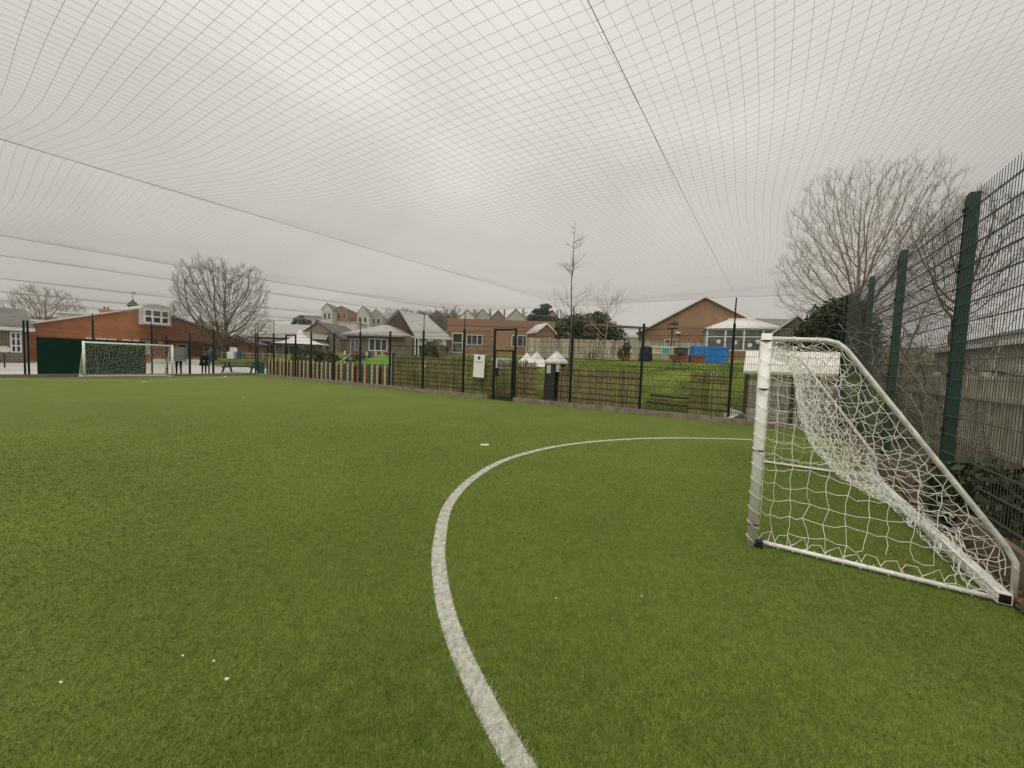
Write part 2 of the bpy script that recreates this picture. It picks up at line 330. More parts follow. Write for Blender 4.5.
# side fence, local x = V (shifted)
side_posts = [(.63, 2.85, 3.58), (3.15, 2.9, 0), (5.6, 2.85, 3.55), (7.98, 2.84, 0), (8.97, 2.84, 0), (10.55, 2.85, 3.57), (12.95, 2.8, 3.5), (15.21, 2.81, 0), (17.53, 2.8, 3.42), (19.8, 2.75, 0), (22.07, 2.8, 3.47), (23.75, 2.7, 0), (24.85, 2.7, 0), (26.35, 2.8, 3.5), (28.45, 2.8, 3.3)]
V0 = -1.8
sf = fence('long dark mesh fence with alternating tall poles down the far side of the pitch', W(12.68, V0), ROT+R(90),
      [(.02, 3.5, 0)]+[(v-V0, a, e) for v, a, e in side_posts], 'farwire', 'farpost', .07, .07, skip=(4,), n=3, rv=.0036, rh=.0055)
sroot = sf
b = MB(); b.b2(7.98-V0, 8.97-V0, -.07, -.02, 2.74, 2.82); b.build('gate_head_rail', 'farpost', sf)
b = MB(); b.b2(23.75-V0, 24.85-V0, -.07, -.02, 2.62, 2.69); b.build('gate_head_rail', 'farpost', sf)
gt = thing('mesh_gate', 'narrow green mesh gate with box latch set in the long side fence', 'gate', W(12.68, 8.03), ROT+R(90))
b = MB(); b.b2(0, .05, -.03, .03, .05, 1.98); b.b2(.84, .89, -.03, .03, .05, 1.98); b.b2(.05, .84, -.03, .03, 1.92, 1.98); b.b2(.05, .84, -.03, .03, .05, .11); b.build('gate_frame', 'farpost', gt)
mesh_panel(.06, .83, .12, 1.92, gt, 'farwire', n=3)
b = MB(); b.b2(.66, .86, .031, .09, .92, 1.26); b.build('latch_box', 'farpost', gt)
# far end fence, local x = -U
FV = 28.4
ff = fence('dark mesh fence closing the far end of the pitch behind the far goal', W(12.6, FV), ROT+R(180),
      [(0, 2.8, 3.3), (2.38, 2.87, 0), (3.55, 2.5, 0), (4.63, 2.3, 0), (5.26, 2.85, 3.2), (7.5, 2.85, 3.2), (9.57, 2.6, 0), (9.68, 2.6, 0), (12.2, 2.6, 0), (14.6, 2.6, 0)], 'farwire', 'farpost', .07, .07, skip=(1, 2, 6), n=3, zs=(.08, 2.5))
fg = thing('mesh_gate', 'dark mesh gate beside the right post of the far goal', 'gate', W(9.02, FV), ROT+R(180))
b = MB(); b.b2(0, .05, -.03, .03, .05, 2.0); b.b2(1.0, 1.05, -.03, .03, .05, 2.0); b.b2(.05, 1.0, -.03, .03, 1.94, 2.0); b.b2(.05, 1.0, -.03, .03, .05, .12); b.build('gate_frame', 'farpost', fg)
mesh_panel(.06, .99, .13, 1.94, fg, 'farwire', n=3)
bs = thing('board_screen', 'solid bottle green board screen on the far fence behind the far goal', 'screen', W(7.06, FV-.06), ROT+R(180))
x = 0
for wd in (1.85, 1.95):
    b = MB(); b.b2(x+.004, x+wd-.004, 0, .03, .14, 1.84); b.build('board', 'greenboard', bs); x += wd
b = MB(); b.b2(0, 3.8, -.02, .045, 1.84, 1.88); b.build('cap_rail', 'farpost', bs)

# notice on the side fence
ns = thing('notice_board', 'white portrait notice with small dark crest fixed to the side fence', 'sign', W(12.62, 9.36, 0), ROT+R(90))
b = MB(); b.add([(0, .0, 0), (0, 0, 0)], []); b = MB(); b.box((.29, .0, 1.31), (.56, .006, .94), ry=R(-2)); b.build('board', 'paper', ns)
b = MB(); b.add([(.23, .008, 1.70), (.35, .008, 1.70), (.35, .008, 1.60), (.29, .008, 1.55), (.23, .008, 1.60)], [(0, 1, 2, 3, 4)]); b.add([(.23, .005, 1.70), (.35, .005, 1.70), (.35, .005, 1.60), (.29, .005, 1.55), (.23, .005, 1.60)], [(4, 3, 2, 1, 0)]); b.build('crest', 'ink', ns)
b = MB()
for z, x0, x1 in ((1.475, .08, .50), (1.452, .06, .52)): b.b2(x0, x1, .004, .007, z-.007, z+.007)
b.build('heading', 'inkg', ns)

# ------------------------------------------------------------------ overhead net and its cables
CV = [.63, 5.6, 10.55, 12.95, 17.53, 22.07, 26.35]; U_L, U_R = -6.0, 12.68
def cz(i, U):
    t = np.clip((U+1.1)/13.78, 0, 1.02)
    if i == 0: return 2.80+.80*t**1.25
    return 3.25+(3.55-3.25-.03*(i > 3))*t**1.5
def net_z(U, V):
    U = np.asarray(U, float); V = np.asarray(V, float); z = np.zeros(np.broadcast(U, V).shape)
    kn = [-1.8]+CV+[28.4]
    for i in range(len(kn)-1):
        za = (3.50+0*U) if i == 0 else cz(i-1, U)
        zb = (3.35+0*U) if i == len(kn)-2 else cz(i, U)
        t = (V-kn[i])/(kn[i+1]-kn[i]); s = np.minimum(.05*(kn[i+1]-kn[i]), .2)
        zz = za*(1-t)+zb*t-s*4*t*(1-t)*.7*np.clip((12.7-U)/3, 0, 1)
        z = np.where((V >= kn[i]) & (V <= kn[i+1]), zz, z)
    return z+.012*np.sin(U*2.1+V*1.3)*np.sin(V*1.7-U*.7)
ST = .068
def strands(lines, rad):                   # lines: (n, k, 3) -> three-sided tubes
    n, k, _ = lines.shape; t = np.gradient(lines, axis=1); t /= np.linalg.norm(t, axis=2)[..., None]
    up = np.array([0, 0, 1.]); a = np.cross(t, up); a /= np.linalg.norm(a, axis=2)[..., None]; bb = np.cross(a, t)
    ring = np.stack([lines+rad*(a*math.cos(g)+bb*math.sin(g)) for g in (PI/2, PI/2+2*PI/3, PI/2+4*PI/3)], 2)
    base = (np.arange(n)[:, None]*k+np.arange(k-1)[None])*3
    q = np.stack([np.stack([base+j, base+(j+1) % 3, base+3+(j+1) % 3, base+3+j], -1) for j in range(3)], 2)
    return ring.reshape(-1, 3), q.reshape(-1, 4)
us = np.arange(U_L, U_R, ST); vs = np.linspace(-1.8, 28.4, 150)
uu, vv = np.meshgrid(us, vs, indexing='ij'); wob = .02*np.sin(vv*1.9+uu*.6)+.05*np.sin(vv*2.4+1)*np.exp(-((vv-.2)/1.4)**2)
L1 = np.stack([uu+wob, vv, net_z(uu, vv)], -1)
vs2 = np.arange(-1.8, 28.4, ST); us2 = np.linspace(U_L, U_R, 60); vv2, uu2 = np.meshgrid(vs2, us2, indexing='ij')
L2 = np.stack([uu2, np.clip(vv2+.02*np.sin(uu2*1.7+vv2), -1.8, 28.4), net_z(uu2, vv2)], -1)
# the same net hangs as a curtain from the edge cable down to the top of the mesh, along the side and the far end
vz = np.linspace(2.72, 3.36, 10); vs3 = np.arange(-1.8, 28.4, ST)
def curtain_top(v): return net_z(np.full_like(v, 12.6), v)+.02
uu3, tt = np.meshgrid(vs3, np.linspace(0, 1, 3), indexing='ij'); L3 = np.stack([np.full_like(uu3, 12.66), uu3, 2.74+(curtain_top(uu3)-2.74)*tt], -1)
tt4, vv4 = np.meshgrid(np.linspace(.02, .98, 11), np.linspace(-1.8, 28.4, 120), indexing='ij'); L4 = np.stack([np.full_like(tt4, 12.66), vv4, 2.74+(curtain_top(vv4)-2.74)*tt4], -1)
def strands_v(lines, rad): return strands(lines+np.array([1e-5, 1e-5, 0])*np.arange(lines.shape[1])[None, :, None], rad)
c3, q3 = strands_v(L3, .0007); c4, q4 = strands(L4, .0007)
c1, q1 = strands(L1, .00062); c2, q2 = strands(L2, .00062)
o = np_mesh('overhead_net', np.concatenate([c1, c2, c3, c4]), np.concatenate([q1, q2+len(c1), q3+len(c1)+len(c2), q4+len(c1)+len(c2)+len(c3)]), 'cord', 4); o.rotation_euler.z = ROT
tag(o, 'fine dark square mesh net stretched over the whole pitch like a ceiling', 'net')
where = ['beside the white-lidded store, the nearest of the overhead cables', 'in front of the young bare tree', 'next to the notice with the crest', 'between the first and second willow screens from the playground', 'above the pencil fence below the hip-roofed house', 'above the far half of the pencil fence', 'at the last fence pole before the green bin']
for i, v in enumerate(CV):
    b = MB(); uq = np.linspace(U_L, U_R, 40); b.tube([(a, v, float(cz(i, a))+.006) for a in uq], .0024 if i else .0016, 5); o = b.build('support_cable', 'cable', loc=(0, 0, 0), rz=ROT)
    tag(o, 'black net cable to the tall pole '+['beside the white-lidded store', 'in front of the young bare tree', 'left of the crested notice', 'over the willow screens', 'over the near pencil fence', 'over the far pencil fence', 'near the green bin'][i], 'cable', 'cables carrying the overhead net')
b = MB(); b.tube([(12.66, a, float(net_z(12.6, a))+.02) for a in np.linspace(-1.8, 28.4, 60)], .0016, 5); o = b.build('support_cable', 'cable', loc=(0, 0, 0), rz=ROT)
tag(o, 'black edge cable joining the pole tops along the side fence', 'cable', 'cables carrying the overhead net')

# ------------------------------------------------------------------ goals
def rbox_tube(b, p, q, wx, wy):           # rounded rectangular section along an axis
    p, q = Vector(p), Vector(q); t = (q-p).normalized(); a = Vector((0, 1, 0)) if abs(t.y) < .9 else Vector((1, 0, 0)); a = (a-t*a.dot(t)).normalized(); c = t.cross(a)
    vs = []; n = 16
    for e in (p, q):
        for j in range(n):
            g = 2*PI*(j+.5)/n; ca, sa = math.cos(g), math.sin(g); f = lambda v: math.copysign(abs(v)**.55, v)
            vs.append(e+a*(f(ca)*wx/2)+c*(f(sa)*wy/2))
    b.add(vs, [(j, (j+1) % n, n+(j+1) % n, n+j) for j in range(n)]+[tuple(range(n))[::-1], tuple(range(n, 2*n))])
def polyline_at(P, t):
    P = [np.array(p, float) for p in P]; L = [np.linalg.norm(P[i+1]-P[i]) for i in range(len(P)-1)]; s = t*sum(L)
    for i, l in enumerate(L):
        if s <= l or i == len(L)-1: return P[i]+(P[i+1]-P[i])*(s/l)
        s -= l
def goal(name, label, loc, rz, Wd, H, prof, sag, cell, cord, n=4, seed=1, detail=True, postw=(.08, .07)):
    rg = np.random.default_rng(seed); root = thing(name, label, 'goal', loc, rz); Vc = Vector
    for x in (0, Wd):
        b = MB(); rbox_tube(b, (x, 0, 0), (x, 0, H+.01), postw[0], postw[1]); b.build('post', 'goalpaint', root, True)
        b = MB(); pr = [(x+(.03 if x == 0 else -.03), y, z) for y, z in prof]; b.tube(pr, .019, 8); b.build('side_frame', 'goaltube', root, True)
        b = MB(); b.tube([(x+(.03 if x == 0 else -.03), -.05, .035), (x+(.03 if x == 0 else -.03), prof[-1][0]+.02, .03)], .018, 8); b.build('ground_bar', 'goalpaint', root, True)
    b = MB(); rbox_tube(b, (.05, 0, H-.05), (Wd-.05, 0, H-.05), postw[1], .09); b.build('crossbar', 'goalpaint', root, True)
    yr = prof[-1][0]+.05
    b = MB(); b.b2(.0, Wd+.02, yr-.036, yr+.036, .012, .085); rb_ = b.build('rear_bar', 'goalpaint', root); MB().b2(-.004, .002, yr-.028, yr+.028, .02, .077).build('hollow_end_shade', 'black', rb_)  # black plate paints the shade inside the open bar end
    if detail:
        for x in (0, Wd):
            for z in (.19, .84, 1.37, H-.05):
                b = MB(); b.lathe([(.048, -.005), (.051, 0), (.048, .005)], 14, (x, 0, z), 1, .88); b.build('tie', 'black', root)
        b = MB(); b.box((.0, -.05, .03), (.09, .06, .06)); b.build('corner_bracket', 'black', root)
    # net ---------------------------------------------------------------
    b = MB(); segs = []
    pl = [(-.02, H-.04)]+[p for p in prof[1:-2]]+[(yr, .10)]
    bc = cell*.70; ns, nt = int(Wd/bc), max(6, int(sum(math.dist(pl[i], pl[i+1]) for i in range(len(pl)-1))*1.12/bc))
    J = rg.normal(0, .17*cell, (ns+1, nt+1, 3))
    def back(i, j):
        s, t = i/ns, j/nt; y, z = polyline_at(pl, t)
        a = math.sin(PI*t**1.35)**.9 if 0 < t < 1 else 0; e = math.sin(PI*s)**.85 if 0 < s < 1 else 0
        roof = max(0, 1-t*3.2)
        d = sag*a*(.12+.88*e)
        q = J[i, j]*(1 if 0 < j < nt and 0 < i < ns else .3)
        return Vc((.03+s*(Wd-.06)+q[0], y+d*.80+q[1], max(.03, z-d*.62-.05*roof*e+q[2])))
    G_ = [[back(i, j) for j in range(nt+1)] for i in range(ns+1)]
    def link(p, q, droop=.012):
        md = (p+q)/2+Vc((rg.normal(0, .006), rg.normal(0, .006), -droop+rg.normal(0, .006))); b.tube([p, md, q], cord, n, False)
    for i in range(ns+1):
        for j in range(nt+1):
            if i < ns: link(G_[i][j], G_[i+1][j])
            if j < nt: link(G_[i][j], G_[i][j+1], .004)
    # net pulled out to the sloping tubes by ties, then the two side nets
    for x, sd in ((0, 1), (Wd, -1)):
        nz = int((H-.12)/cell); ny = int(-yr/cell)+1
        def ymax(z):
            for k in range(len(pl)-1):
                (ya, za), (yb, zb) = pl[k], pl[k+1]
                if za >= z >= zb: return ya+(yb-ya)*(za-z)/max(1e-6, za-zb)
            return pl[1][0] if z > 1 else yr
        rows = []
        for j in range(nz+1):
            z = H-.1-j*(H-.16)/nz; ym = ymax(z); row = []
            kmax = max(1, int(round(-ym/cell)))
            for k in range(kmax+1):
                f = k/kmax; y = ym*f if k == kmax else -cell*k-.045*(k == 0)
                dz = -.05*math.sin(PI*f)*(1-.4*j/nz)+rg.normal(0, .13*cell)
                row.append(Vc((x+sd*(.03+.07*math.sin(PI*f)*math.sin(PI*j/nz))+rg.normal(0, .012), y+rg.normal(0, .1*cell)*(0 < k < kmax), max(.035, z+dz*(k > 0)))))
            rows.append(row)
        for j, row in enumerate(rows):
            for k in range(len(row)-1):
                if detail and j >= nz-1 and rg.random() < .22: continue
                link(row[k], row[k+1], .014)
            if j < nz:
                nr = rows[j+1]
                for k in range(min(len(row), len(nr))):
                    if detail and j == nz-1 and rg.random() < .3: continue
                    link(row[k], nr[k], .0)
                if len(nr) > len(row): link(row[-1], nr[-1], 0)
            if detail:                        # cord looped round the post
                z = row[0].z; b.tube([(x+.053*math.cos(a), .047*math.sin(a), z+.03*math.sin(a)) for a in np.linspace(0, 2*PI, 11)], cord, n, False)
        if detail:                            # lacing round the ground bar, sagging loops
            ys = np.linspace(-.05, yr, 26)
            b.tube([(x+.03+.03*math.cos(i*2.4), y, .035+.03*math.sin(i*2.4)) for i, y in enumerate(np.linspace(-.05, yr, 70))], cord, n, False)
            for i in range(0, 25, 2):
                y = ys[i]; b.tube([(x+.03*sd, y, .06), (x+.05*sd, y-.03, .06+.08*rg.random()), (x+.04*sd, y-.09, .1+.05*rg.random()), (x+.02*sd, y-.12, .055)], cord, n, False)
    if detail:                                # bunched corner and the lacing along the crossbar and sloping tubes
        for i in range(26):
            a = i/26*Wd; b.tube([(a, .045*math.sin(q)+0, H-.05+.055*math.cos(q)) for q in np.linspace(0, 2*PI, 9)], cord, n, False)
        for x in (.03, Wd-.03):
            P3 = [(x, y, z) for y, z in prof]
            for t in np.linspace(.08, .92, 15):
                y, z = polyline_at(prof, t); s = 1 if x < 1 else -1
                y2, z2 = polyline_at(pl, min(1, t+.03)); p = Vc((x, y-.0, z+.024)); q = Vc((x+s*(.10+.12*rg.random()), y2+sag*.22, max(.05, z2-sag*.18)))
                link(p, q, .02)
                b.tube([(x+.026*math.cos(a), y+.015*math.sin(a), z+.026*math.sin(a)) for a in np.linspace(0, 2*PI, 8)], cord, n, False)
        for i in range(46):                   # slack net heaped on the rear bar
            s = rg.random()*Wd; y = yr+.05+.16*rg.random(); a = rg.random()*6.28
            lp = [(s+.10*math.cos(q)*(1+.3*math.sin(a+2*q)), yr+.055+.05*(1+math.sin(q+a))*(.5+rg.random()*.2), .02+.035*(1+math.cos(q*1.5+a))) for q in np.linspace(0, 5, 9)]
            b.tube(lp, cord, n, False)
    b.build('net', 'netw', root); return root
goal('football_goal', 'white goal with slack torn net standing close by on the right', W(3.93, -.05), ROT, 3.66, 1.83,
     [(0, 1.80), (-.40, 1.785), (-.47, 1.765), (-.53, 1.71), (-1.44, .40), (-1.49, .30), (-1.50, .06)], .56, .125, .0027)
goal('football_goal', 'small looking white goal at the far end before the green boards', W(7.85, 27.15), ROT+R(180), 3.3, 1.76,
     [(0, 1.70), (-.12, 1.69), (-.20, 1.62), (-1.05, .30), (-1.1, .1), (-1.1, .05)], .12, .15, .0032, 3, 5, False, (.10, .09))

# litter, fallen leaves, plastic by the kerb
for i, (u_, v_) in enumerate([(.33, 2.54), (.69, 2.3), (.76, 2.14), (.75, 1.97), (1.9, 6.4), (5.96, 14.3), (2.9, 5.2), (2.2, 1.0), (2.55, .55), (4.3, 2.0)]):
    b = MB(); a = random.random()*6; s = (.008, .005, .005, .009, .008, .03, .006, .004, .004, .005)[i]; q = W(u_, v_, .018)
    pts = [(math.cos(a+t)*s*(1+.4*random.random()), math.sin(a+t)*s*.6, .004*math.sin(3*t)) for t in np.linspace(0, 2*PI, 7, endpoint=False)]
    b.add(pts+[(x, y, z-.004) for x, y, z in pts], [tuple(range(7)), tuple(range(13, 6, -1))]+[(k, (k+1) % 7, 7+(k+1) % 7, 7+k)[::-1] for k in range(7)])
    tag(b.build('litter_scrap', 'paper', loc=q), 'tiny white scrap of litter lying on the green turf', 'litter', 'white scraps scattered on the turf')
def leaf_scatter(name, n, region, m, size=(.03, .07), zmax=.04):
    b = MB()
    for i in range(n):
        u_, v_ = region(); p = W(u_, v_, .01+random.random()*zmax); s = random.uniform(*size); a = random.random()*6.28
        ex = Vector((math.cos(a), math.sin(a), random.uniform(-.4, .4)))*s; ey = Vector((-math.sin(a), math.cos(a), random.uniform(-.4, .4)))*s*.45
        b.add([p-ex, p+ey, p+ex, p-ey, ], [(0, 1, 2), (0, 2, 3)])
    return tag(b.build(name, m), kind='stuff')
leaf_scatter('fallen_leaves', 900, lambda: (3.3+8.5*random.random()**1.6, -1.53-.17*random.random()**.7), 'deadleaf', (.012, .035), .06)
leaf_scatter('leaf_litter', 900, lambda: (3+9.5*random.random(), -1.85-1.4*random.random()), 'deadleaf', (.02, .05), .05)
b = MB(); p = W(4.19, -1.09, .03)
b.add([p+Vector(q) for q in ((-.05, .0, 0), (-.01, .025, .015), (.05, .005, .004), (.0, -.022, .012))], [(0, 1, 2), (0, 2, 3)]); tag(b.build('fallen_leaf', 'deadleaf'), 'single brown leaf on the turf inside the near goal', 'leaf')
import bmesh
def hull(name, pts, m, loc, smooth=False):
    bm = bmesh.new(); [bm.verts.new(p) for p in pts]; bmesh.ops.convex_hull(bm, input=bm.verts); bmesh.ops.delete(bm, geom=[v for v in bm.verts if not v.link_faces], context='VERTS')
    me = bpy.data.meshes.new(name); bm.to_mesh(me); bm.free(); me.materials.append(M[m]); o = bpy.data.objects.new(name, me); C.objects.link(o); o.location = loc; return o
b = MB(); wr = random.Random(4); nu, nvv = 22, 9; pv = []
for j in range(nvv):
    for i in range(nu):
        t, q = 2*PI*i/nu, PI/2*j/(nvv-1); k = 1+wr.gauss(0, .13); pv.append((.15*math.cos(t)*math.cos(q)*k, .09*math.sin(t)*math.cos(q)*k, max(.0, .09*math.sin(q)*k+wr.gauss(0, .012))))
b.add(pv, [(j*nu+i, j*nu+(i+1) % nu, (j+1)*nu+(i+1) % nu, (j+1)*nu+i) for j in range(nvv-1) for i in range(nu)])
M['film'] = mat('crumpled_grey_film', (.16, .13, .115), .35, .5, 14, spec=.5)
tag(b.build('plastic_wrapper', 'film', loc=W(3.90, -1.64, 0), rz=ROT), 'crumpled grey plastic wrapper at the rear corner of the near goal', 'wrapper')

# ------------------------------------------------------------------ trees, shrubs
def bare_tree(name, label, loc, H, spread, trunk_h, r_, bark, seed, levels=4, kids=(7, 6, 6, 5), up=.35, group=None, n0=8, lean=0, twig=.006, fork=.5):
    rg = random.Random(seed); root = thing(name, label, 'tree', loc, 0, group); tb = MB(); cb = MB()
    def grow(p, d, L, r, lv):
        nseg = (7, 6, 5, 4, 3)[min(lv, 4)]; pts = [p.copy()]; dd = d.copy()
        for i in range(nseg):
            dd = (dd+Vector((rg.gauss(0, .13), rg.gauss(0, .13), rg.gauss(0, .08)+(up*.10 if lv else .12)))).normalized(); pts.append(pts[-1]+dd*(L/nseg))
        rs = [max(twig*.6, r*(1-.72*i/nseg)) for i in range(nseg+1)]
        (tb if lv == 0 else cb).tube(pts, rs, (n0, 6, 4, 3, 3)[min(lv, 4)], lv < 2)
        if lv >= levels: return
        k = kids[lv]
        for i in range(k):
            f = (trunk_h/H+(1-trunk_h/H)*(i+.5)/k) if lv == 0 else .22+.75*(i+rg.random()*.8)/k
            if lv == 0: f = min(.98, f/fork*.62) if False else f
            f = min(f, .98); q = f*nseg; a = int(q); pt = pts[a].lerp(pts[min(a+1, nseg)], q-a); t = (pts[min(a+1, nseg)]-pts[a]).normalized()
            ang = rg.random()*6.28+i*2.4; side = t.orthogonal().normalized(); side = Matrix.Rotation(ang, 3, t) @ side
            op = (.75 if lv == 0 else .62)*(1 if lv else 1.25-.7*f)*rg.uniform(.8, 1.2)
            nd = (t*math.cos(op)+side*math.sin(op)*spread).normalized()
            grow(pt, nd, L*(.62 if lv else .66*(1.15-.5*f))*rg.uniform(.75, 1.15), rs[a]*(.62 if lv else .55), lv+1)
    grow(Vector((0, 0, -.1)), Vector((lean, 0, 1)).normalized(), H*.82, r_, 0)
    tb.build('trunk', bark, root, True); cb.build('crown', bark, root); return root
def fan_tree(name, label, loc, H, half, th_, r_, bark, seed, natt=1500, step=.28, group=None, twig=.01, zlo=.2, flat=1.0, shoot=2):
    """branches grow towards points scattered through the crown, thickness follows what each one carries"""
    rg = np.random.default_rng(seed); root = thing(name, label, 'tree', loc, 0, group)
    zc = H*(.5+zlo/2); rz = H*(1-zlo)/2
    A = rg.normal(size=(natt, 3)); A /= np.linalg.norm(A, axis=1)[:, None]; rad = rg.random(natt)**.42
    lob = 1+.10*np.sin(A[:, 0]*4+seed)*np.sin(A[:, 1]*3+1)+.08*np.sin(A[:, 2]*5+seed)
    A = A*(rad*lob)[:, None]*np.array([half, half, rz])+np.array([0, 0, zc])
    low = A[:, 2] < zc; A[low, :2] *= flat
    P = [np.array([0, 0, -.3])]; par = [-1]; z = -.3
    while z < th_: z += step; P.append(np.array([.03*rg.normal(), .03*rg.normal(), z])); par.append(len(P)-2)
    N_ = np.array(P); dn = np.linalg.norm(A[:, None]-N_[None], axis=2); near = dn.argmin(1); nd = dn.min(1); alive = np.ones(natt, bool); nodes = list(N_)
    for it in range(140):
        if not alive.any(): break
        idx = np.where(alive & (nd < max(9*step, 3.0 if it < 12 else 0)))[0]
        if len(idx) == 0: idx = np.where(alive)[0][:1]
        uq = np.unique(near[idx]); new = []; kids_ = np.bincount([q for q in par if q >= 0], minlength=len(nodes))
        for q in uq:
            if kids_[q] >= 3: alive[idx[near[idx] == q]] = False; continue
            w_ = A[idx[near[idx] == q]]-nodes[q]; w_ = (w_/np.linalg.norm(w_, axis=1)[:, None]).sum(0)
            pr = nodes[q]-nodes[par[q]] if par[q] >= 0 else np.array([0, 0, 1.]); pr = pr/np.linalg.norm(pr)
            d = w_/max(1e-6, np.linalg.norm(w_))+.75*pr+rg.normal(0, .09, 3)+np.array([0, 0, .06]); d /= np.linalg.norm(d); new.append((q, nodes[q]+d*step))
        if not new: continue
        i0 = len(nodes); NP = np.array([p for _, p in new]); nodes += [p for _, p in new]; par += [q for q, _ in new]
        d2 = np.linalg.norm(A[:, None]-NP[None], axis=2); m2 = d2.min(1); b2 = m2 < nd; near[b2] = d2.argmin(1)[b2]+i0; nd[b2] = m2[b2]; alive &= nd > 1.25*step
        if len(nodes) > 15000: break
    n_ = len(nodes); ch = [[] for _ in range(n_)]
    for i in range(1, n_): ch[par[i]].append(i)
    load = np.zeros(n_)
    for i in range(n_-1, -1, -1): load[i] = max(1., sum(load[c] for c in ch[i]))
    rr_ = np.maximum(twig, r_*(load/load[0])**.52); nodes = [Vector(p) for p in nodes]; tb = MB(); cb = MB(); stack = [0]; first = True
    while stack:
        st_ = stack.pop(); c = [par[st_], st_] if par[st_] >= 0 else [st_]
        while ch[c[-1]]:
            k_ = sorted(ch[c[-1]], key=lambda q: -load[q]); stack += k_[1:]; c.append(k_[0])
        if len(c) < 2: continue
        rs = [float(rr_[q]) for q in c]
        if par[st_] >= 0: rs[0] = min(rs[0], rs[1]*1.15)
        big = rs[1]; (tb if first else cb).tube([nodes[q] for q in c], rs, 10 if first else 6 if big > .05 else 4 if big > .025 else 3, False); first = False
        ln = len(c)
        for q in c[max(1, ln//3):]:
            if rr_[q] > twig*2.2: continue
            for _ in range(shoot):
                o = nodes[q]-Vector((0, 0, H*.3)); d = (o.normalized()*.9+Vector(rg.normal(0, .5, 3))+Vector((0, 0, .3))).normalized(); L_ = step*rg.uniform(.8, 2.4); m_ = nodes[q]+d*L_*.5; d = (d+Vector(rg.normal(0, .25, 3))).normalized()
                cb.tube([nodes[q], m_, m_+d*L_*.5], [twig*.6, twig*.5, twig*.35], 3, False)
    tb.build('trunk', bark, root, True); cb.build('crown', bark, root); return root
def leader_tree(name, label, loc, H, seed, bark):
    rg = random.Random(seed); root = thing(name, label, 'tree', loc); tb = MB(); cb = MB(); pts = [Vector((rg.gauss(0, .03), rg.gauss(0, .03), H*t)) for t in np.linspace(0, 1, 12)]; pts[0] = Vector((0, 0, -.1)); tb.tube(pts, [.045*(1-.88*i/11) for i in range(12)], 6)
    def side(p, d, L, r, lv):
        q = [p]; dd = d.copy()
        for i in range(5): dd = (dd+Vector((rg.gauss(0, .08), rg.gauss(0, .08), .035))).normalized(); q.append(q[-1]+dd*L/5)
        cb.tube(q, [r*(1-.7*i/5) for i in range(6)], 4, False)
        if lv < 2:
            for i in range(3-lv):
                a = rg.randint(1, 4); side(q[a], (dd+Vector((rg.gauss(0, .8), rg.gauss(0, .8), rg.gauss(.1, .4)))).normalized(), L*.5*rg.uniform(.6, 1.1), r*.55, lv+1)
    for z, L in ((.36, 1.7), (.38, 1.4), (.41, 1.6), (.44, 1.2), (.50, .9), (.66, 1.35), (.665, 1.2), (.675, 1.3), (.68, 1.0), (.70, .8), (.83, .7), (.84, .8), (.85, .5), (.92, .35)):
        
        for w_ in range(2): a = rg.random()*6.28; side(Vector((0, 0, H*(z+rg.gauss(0, .01)))), Vector((math.cos(a), math.sin(a), rg.uniform(.25, .9))).normalized(), L*rg.uniform(.5, 1.05), .010, 0)
    tb.build('trunk', bark, root, True); cb.build('crown', bark, root); return root
def shoots(name, label, loc, H, rad, nst, bark, seed, group=None, twig=.006, cat='shrub', sub=9, bend=.5):
    rg = random.Random(seed); root = thing(name, label, cat, loc, 0, group); tb = MB(); cb = MB()
    for i in range(nst):
        a = rg.random()*6.28; q = rad*.35*rg.random()**.5; p = Vector((math.cos(a)*q, math.sin(a)*q, -.05)); d = Vector((math.cos(a)*rg.random()*bend, math.sin(a)*rg.random()*bend, 1)).normalized(); L = H*rg.uniform(.6, 1.05); pts = [p]
        for k in range(6): d = (d+Vector((rg.gauss(0, .16), rg.gauss(0, .16), .02))).normalized(); pts.append(pts[-1]+d*L/6)
        tb.tube(pts, [twig*3*(1-.8*k/6) for k in range(7)], 4, False)
        for s in range(sub):
            k = rg.randint(1, 5); d2 = (d+Vector((rg.gauss(0, .8), rg.gauss(0, .8), rg.gauss(.1, .5)))).normalized(); p2 = [pts[k]]
            for z in range(4): d2 = (d2+Vector((rg.gauss(0, .3), rg.gauss(0, .3), rg.gauss(0, .25)))).normalized(); p2.append(p2[-1]+d2*L*.08)
            cb.tube(p2, [twig, twig*.9, twig*.8, twig*.6, twig*.4], 3, False)
            for e in range(2):
                d3 = (d2+Vector((rg.gauss(0, .9), rg.gauss(0, .9), rg.gauss(0, .7)))).normalized(); cb.tube([p2[2+e], p2[2+e]+d3*L*.06, p2[2+e]+d3*L*.11+Vector((0, 0, rg.gauss(0, .05)))], twig*.5, 3, False)
    tb.build('stems', bark, root); cb.build('twigs', bark, root); return root
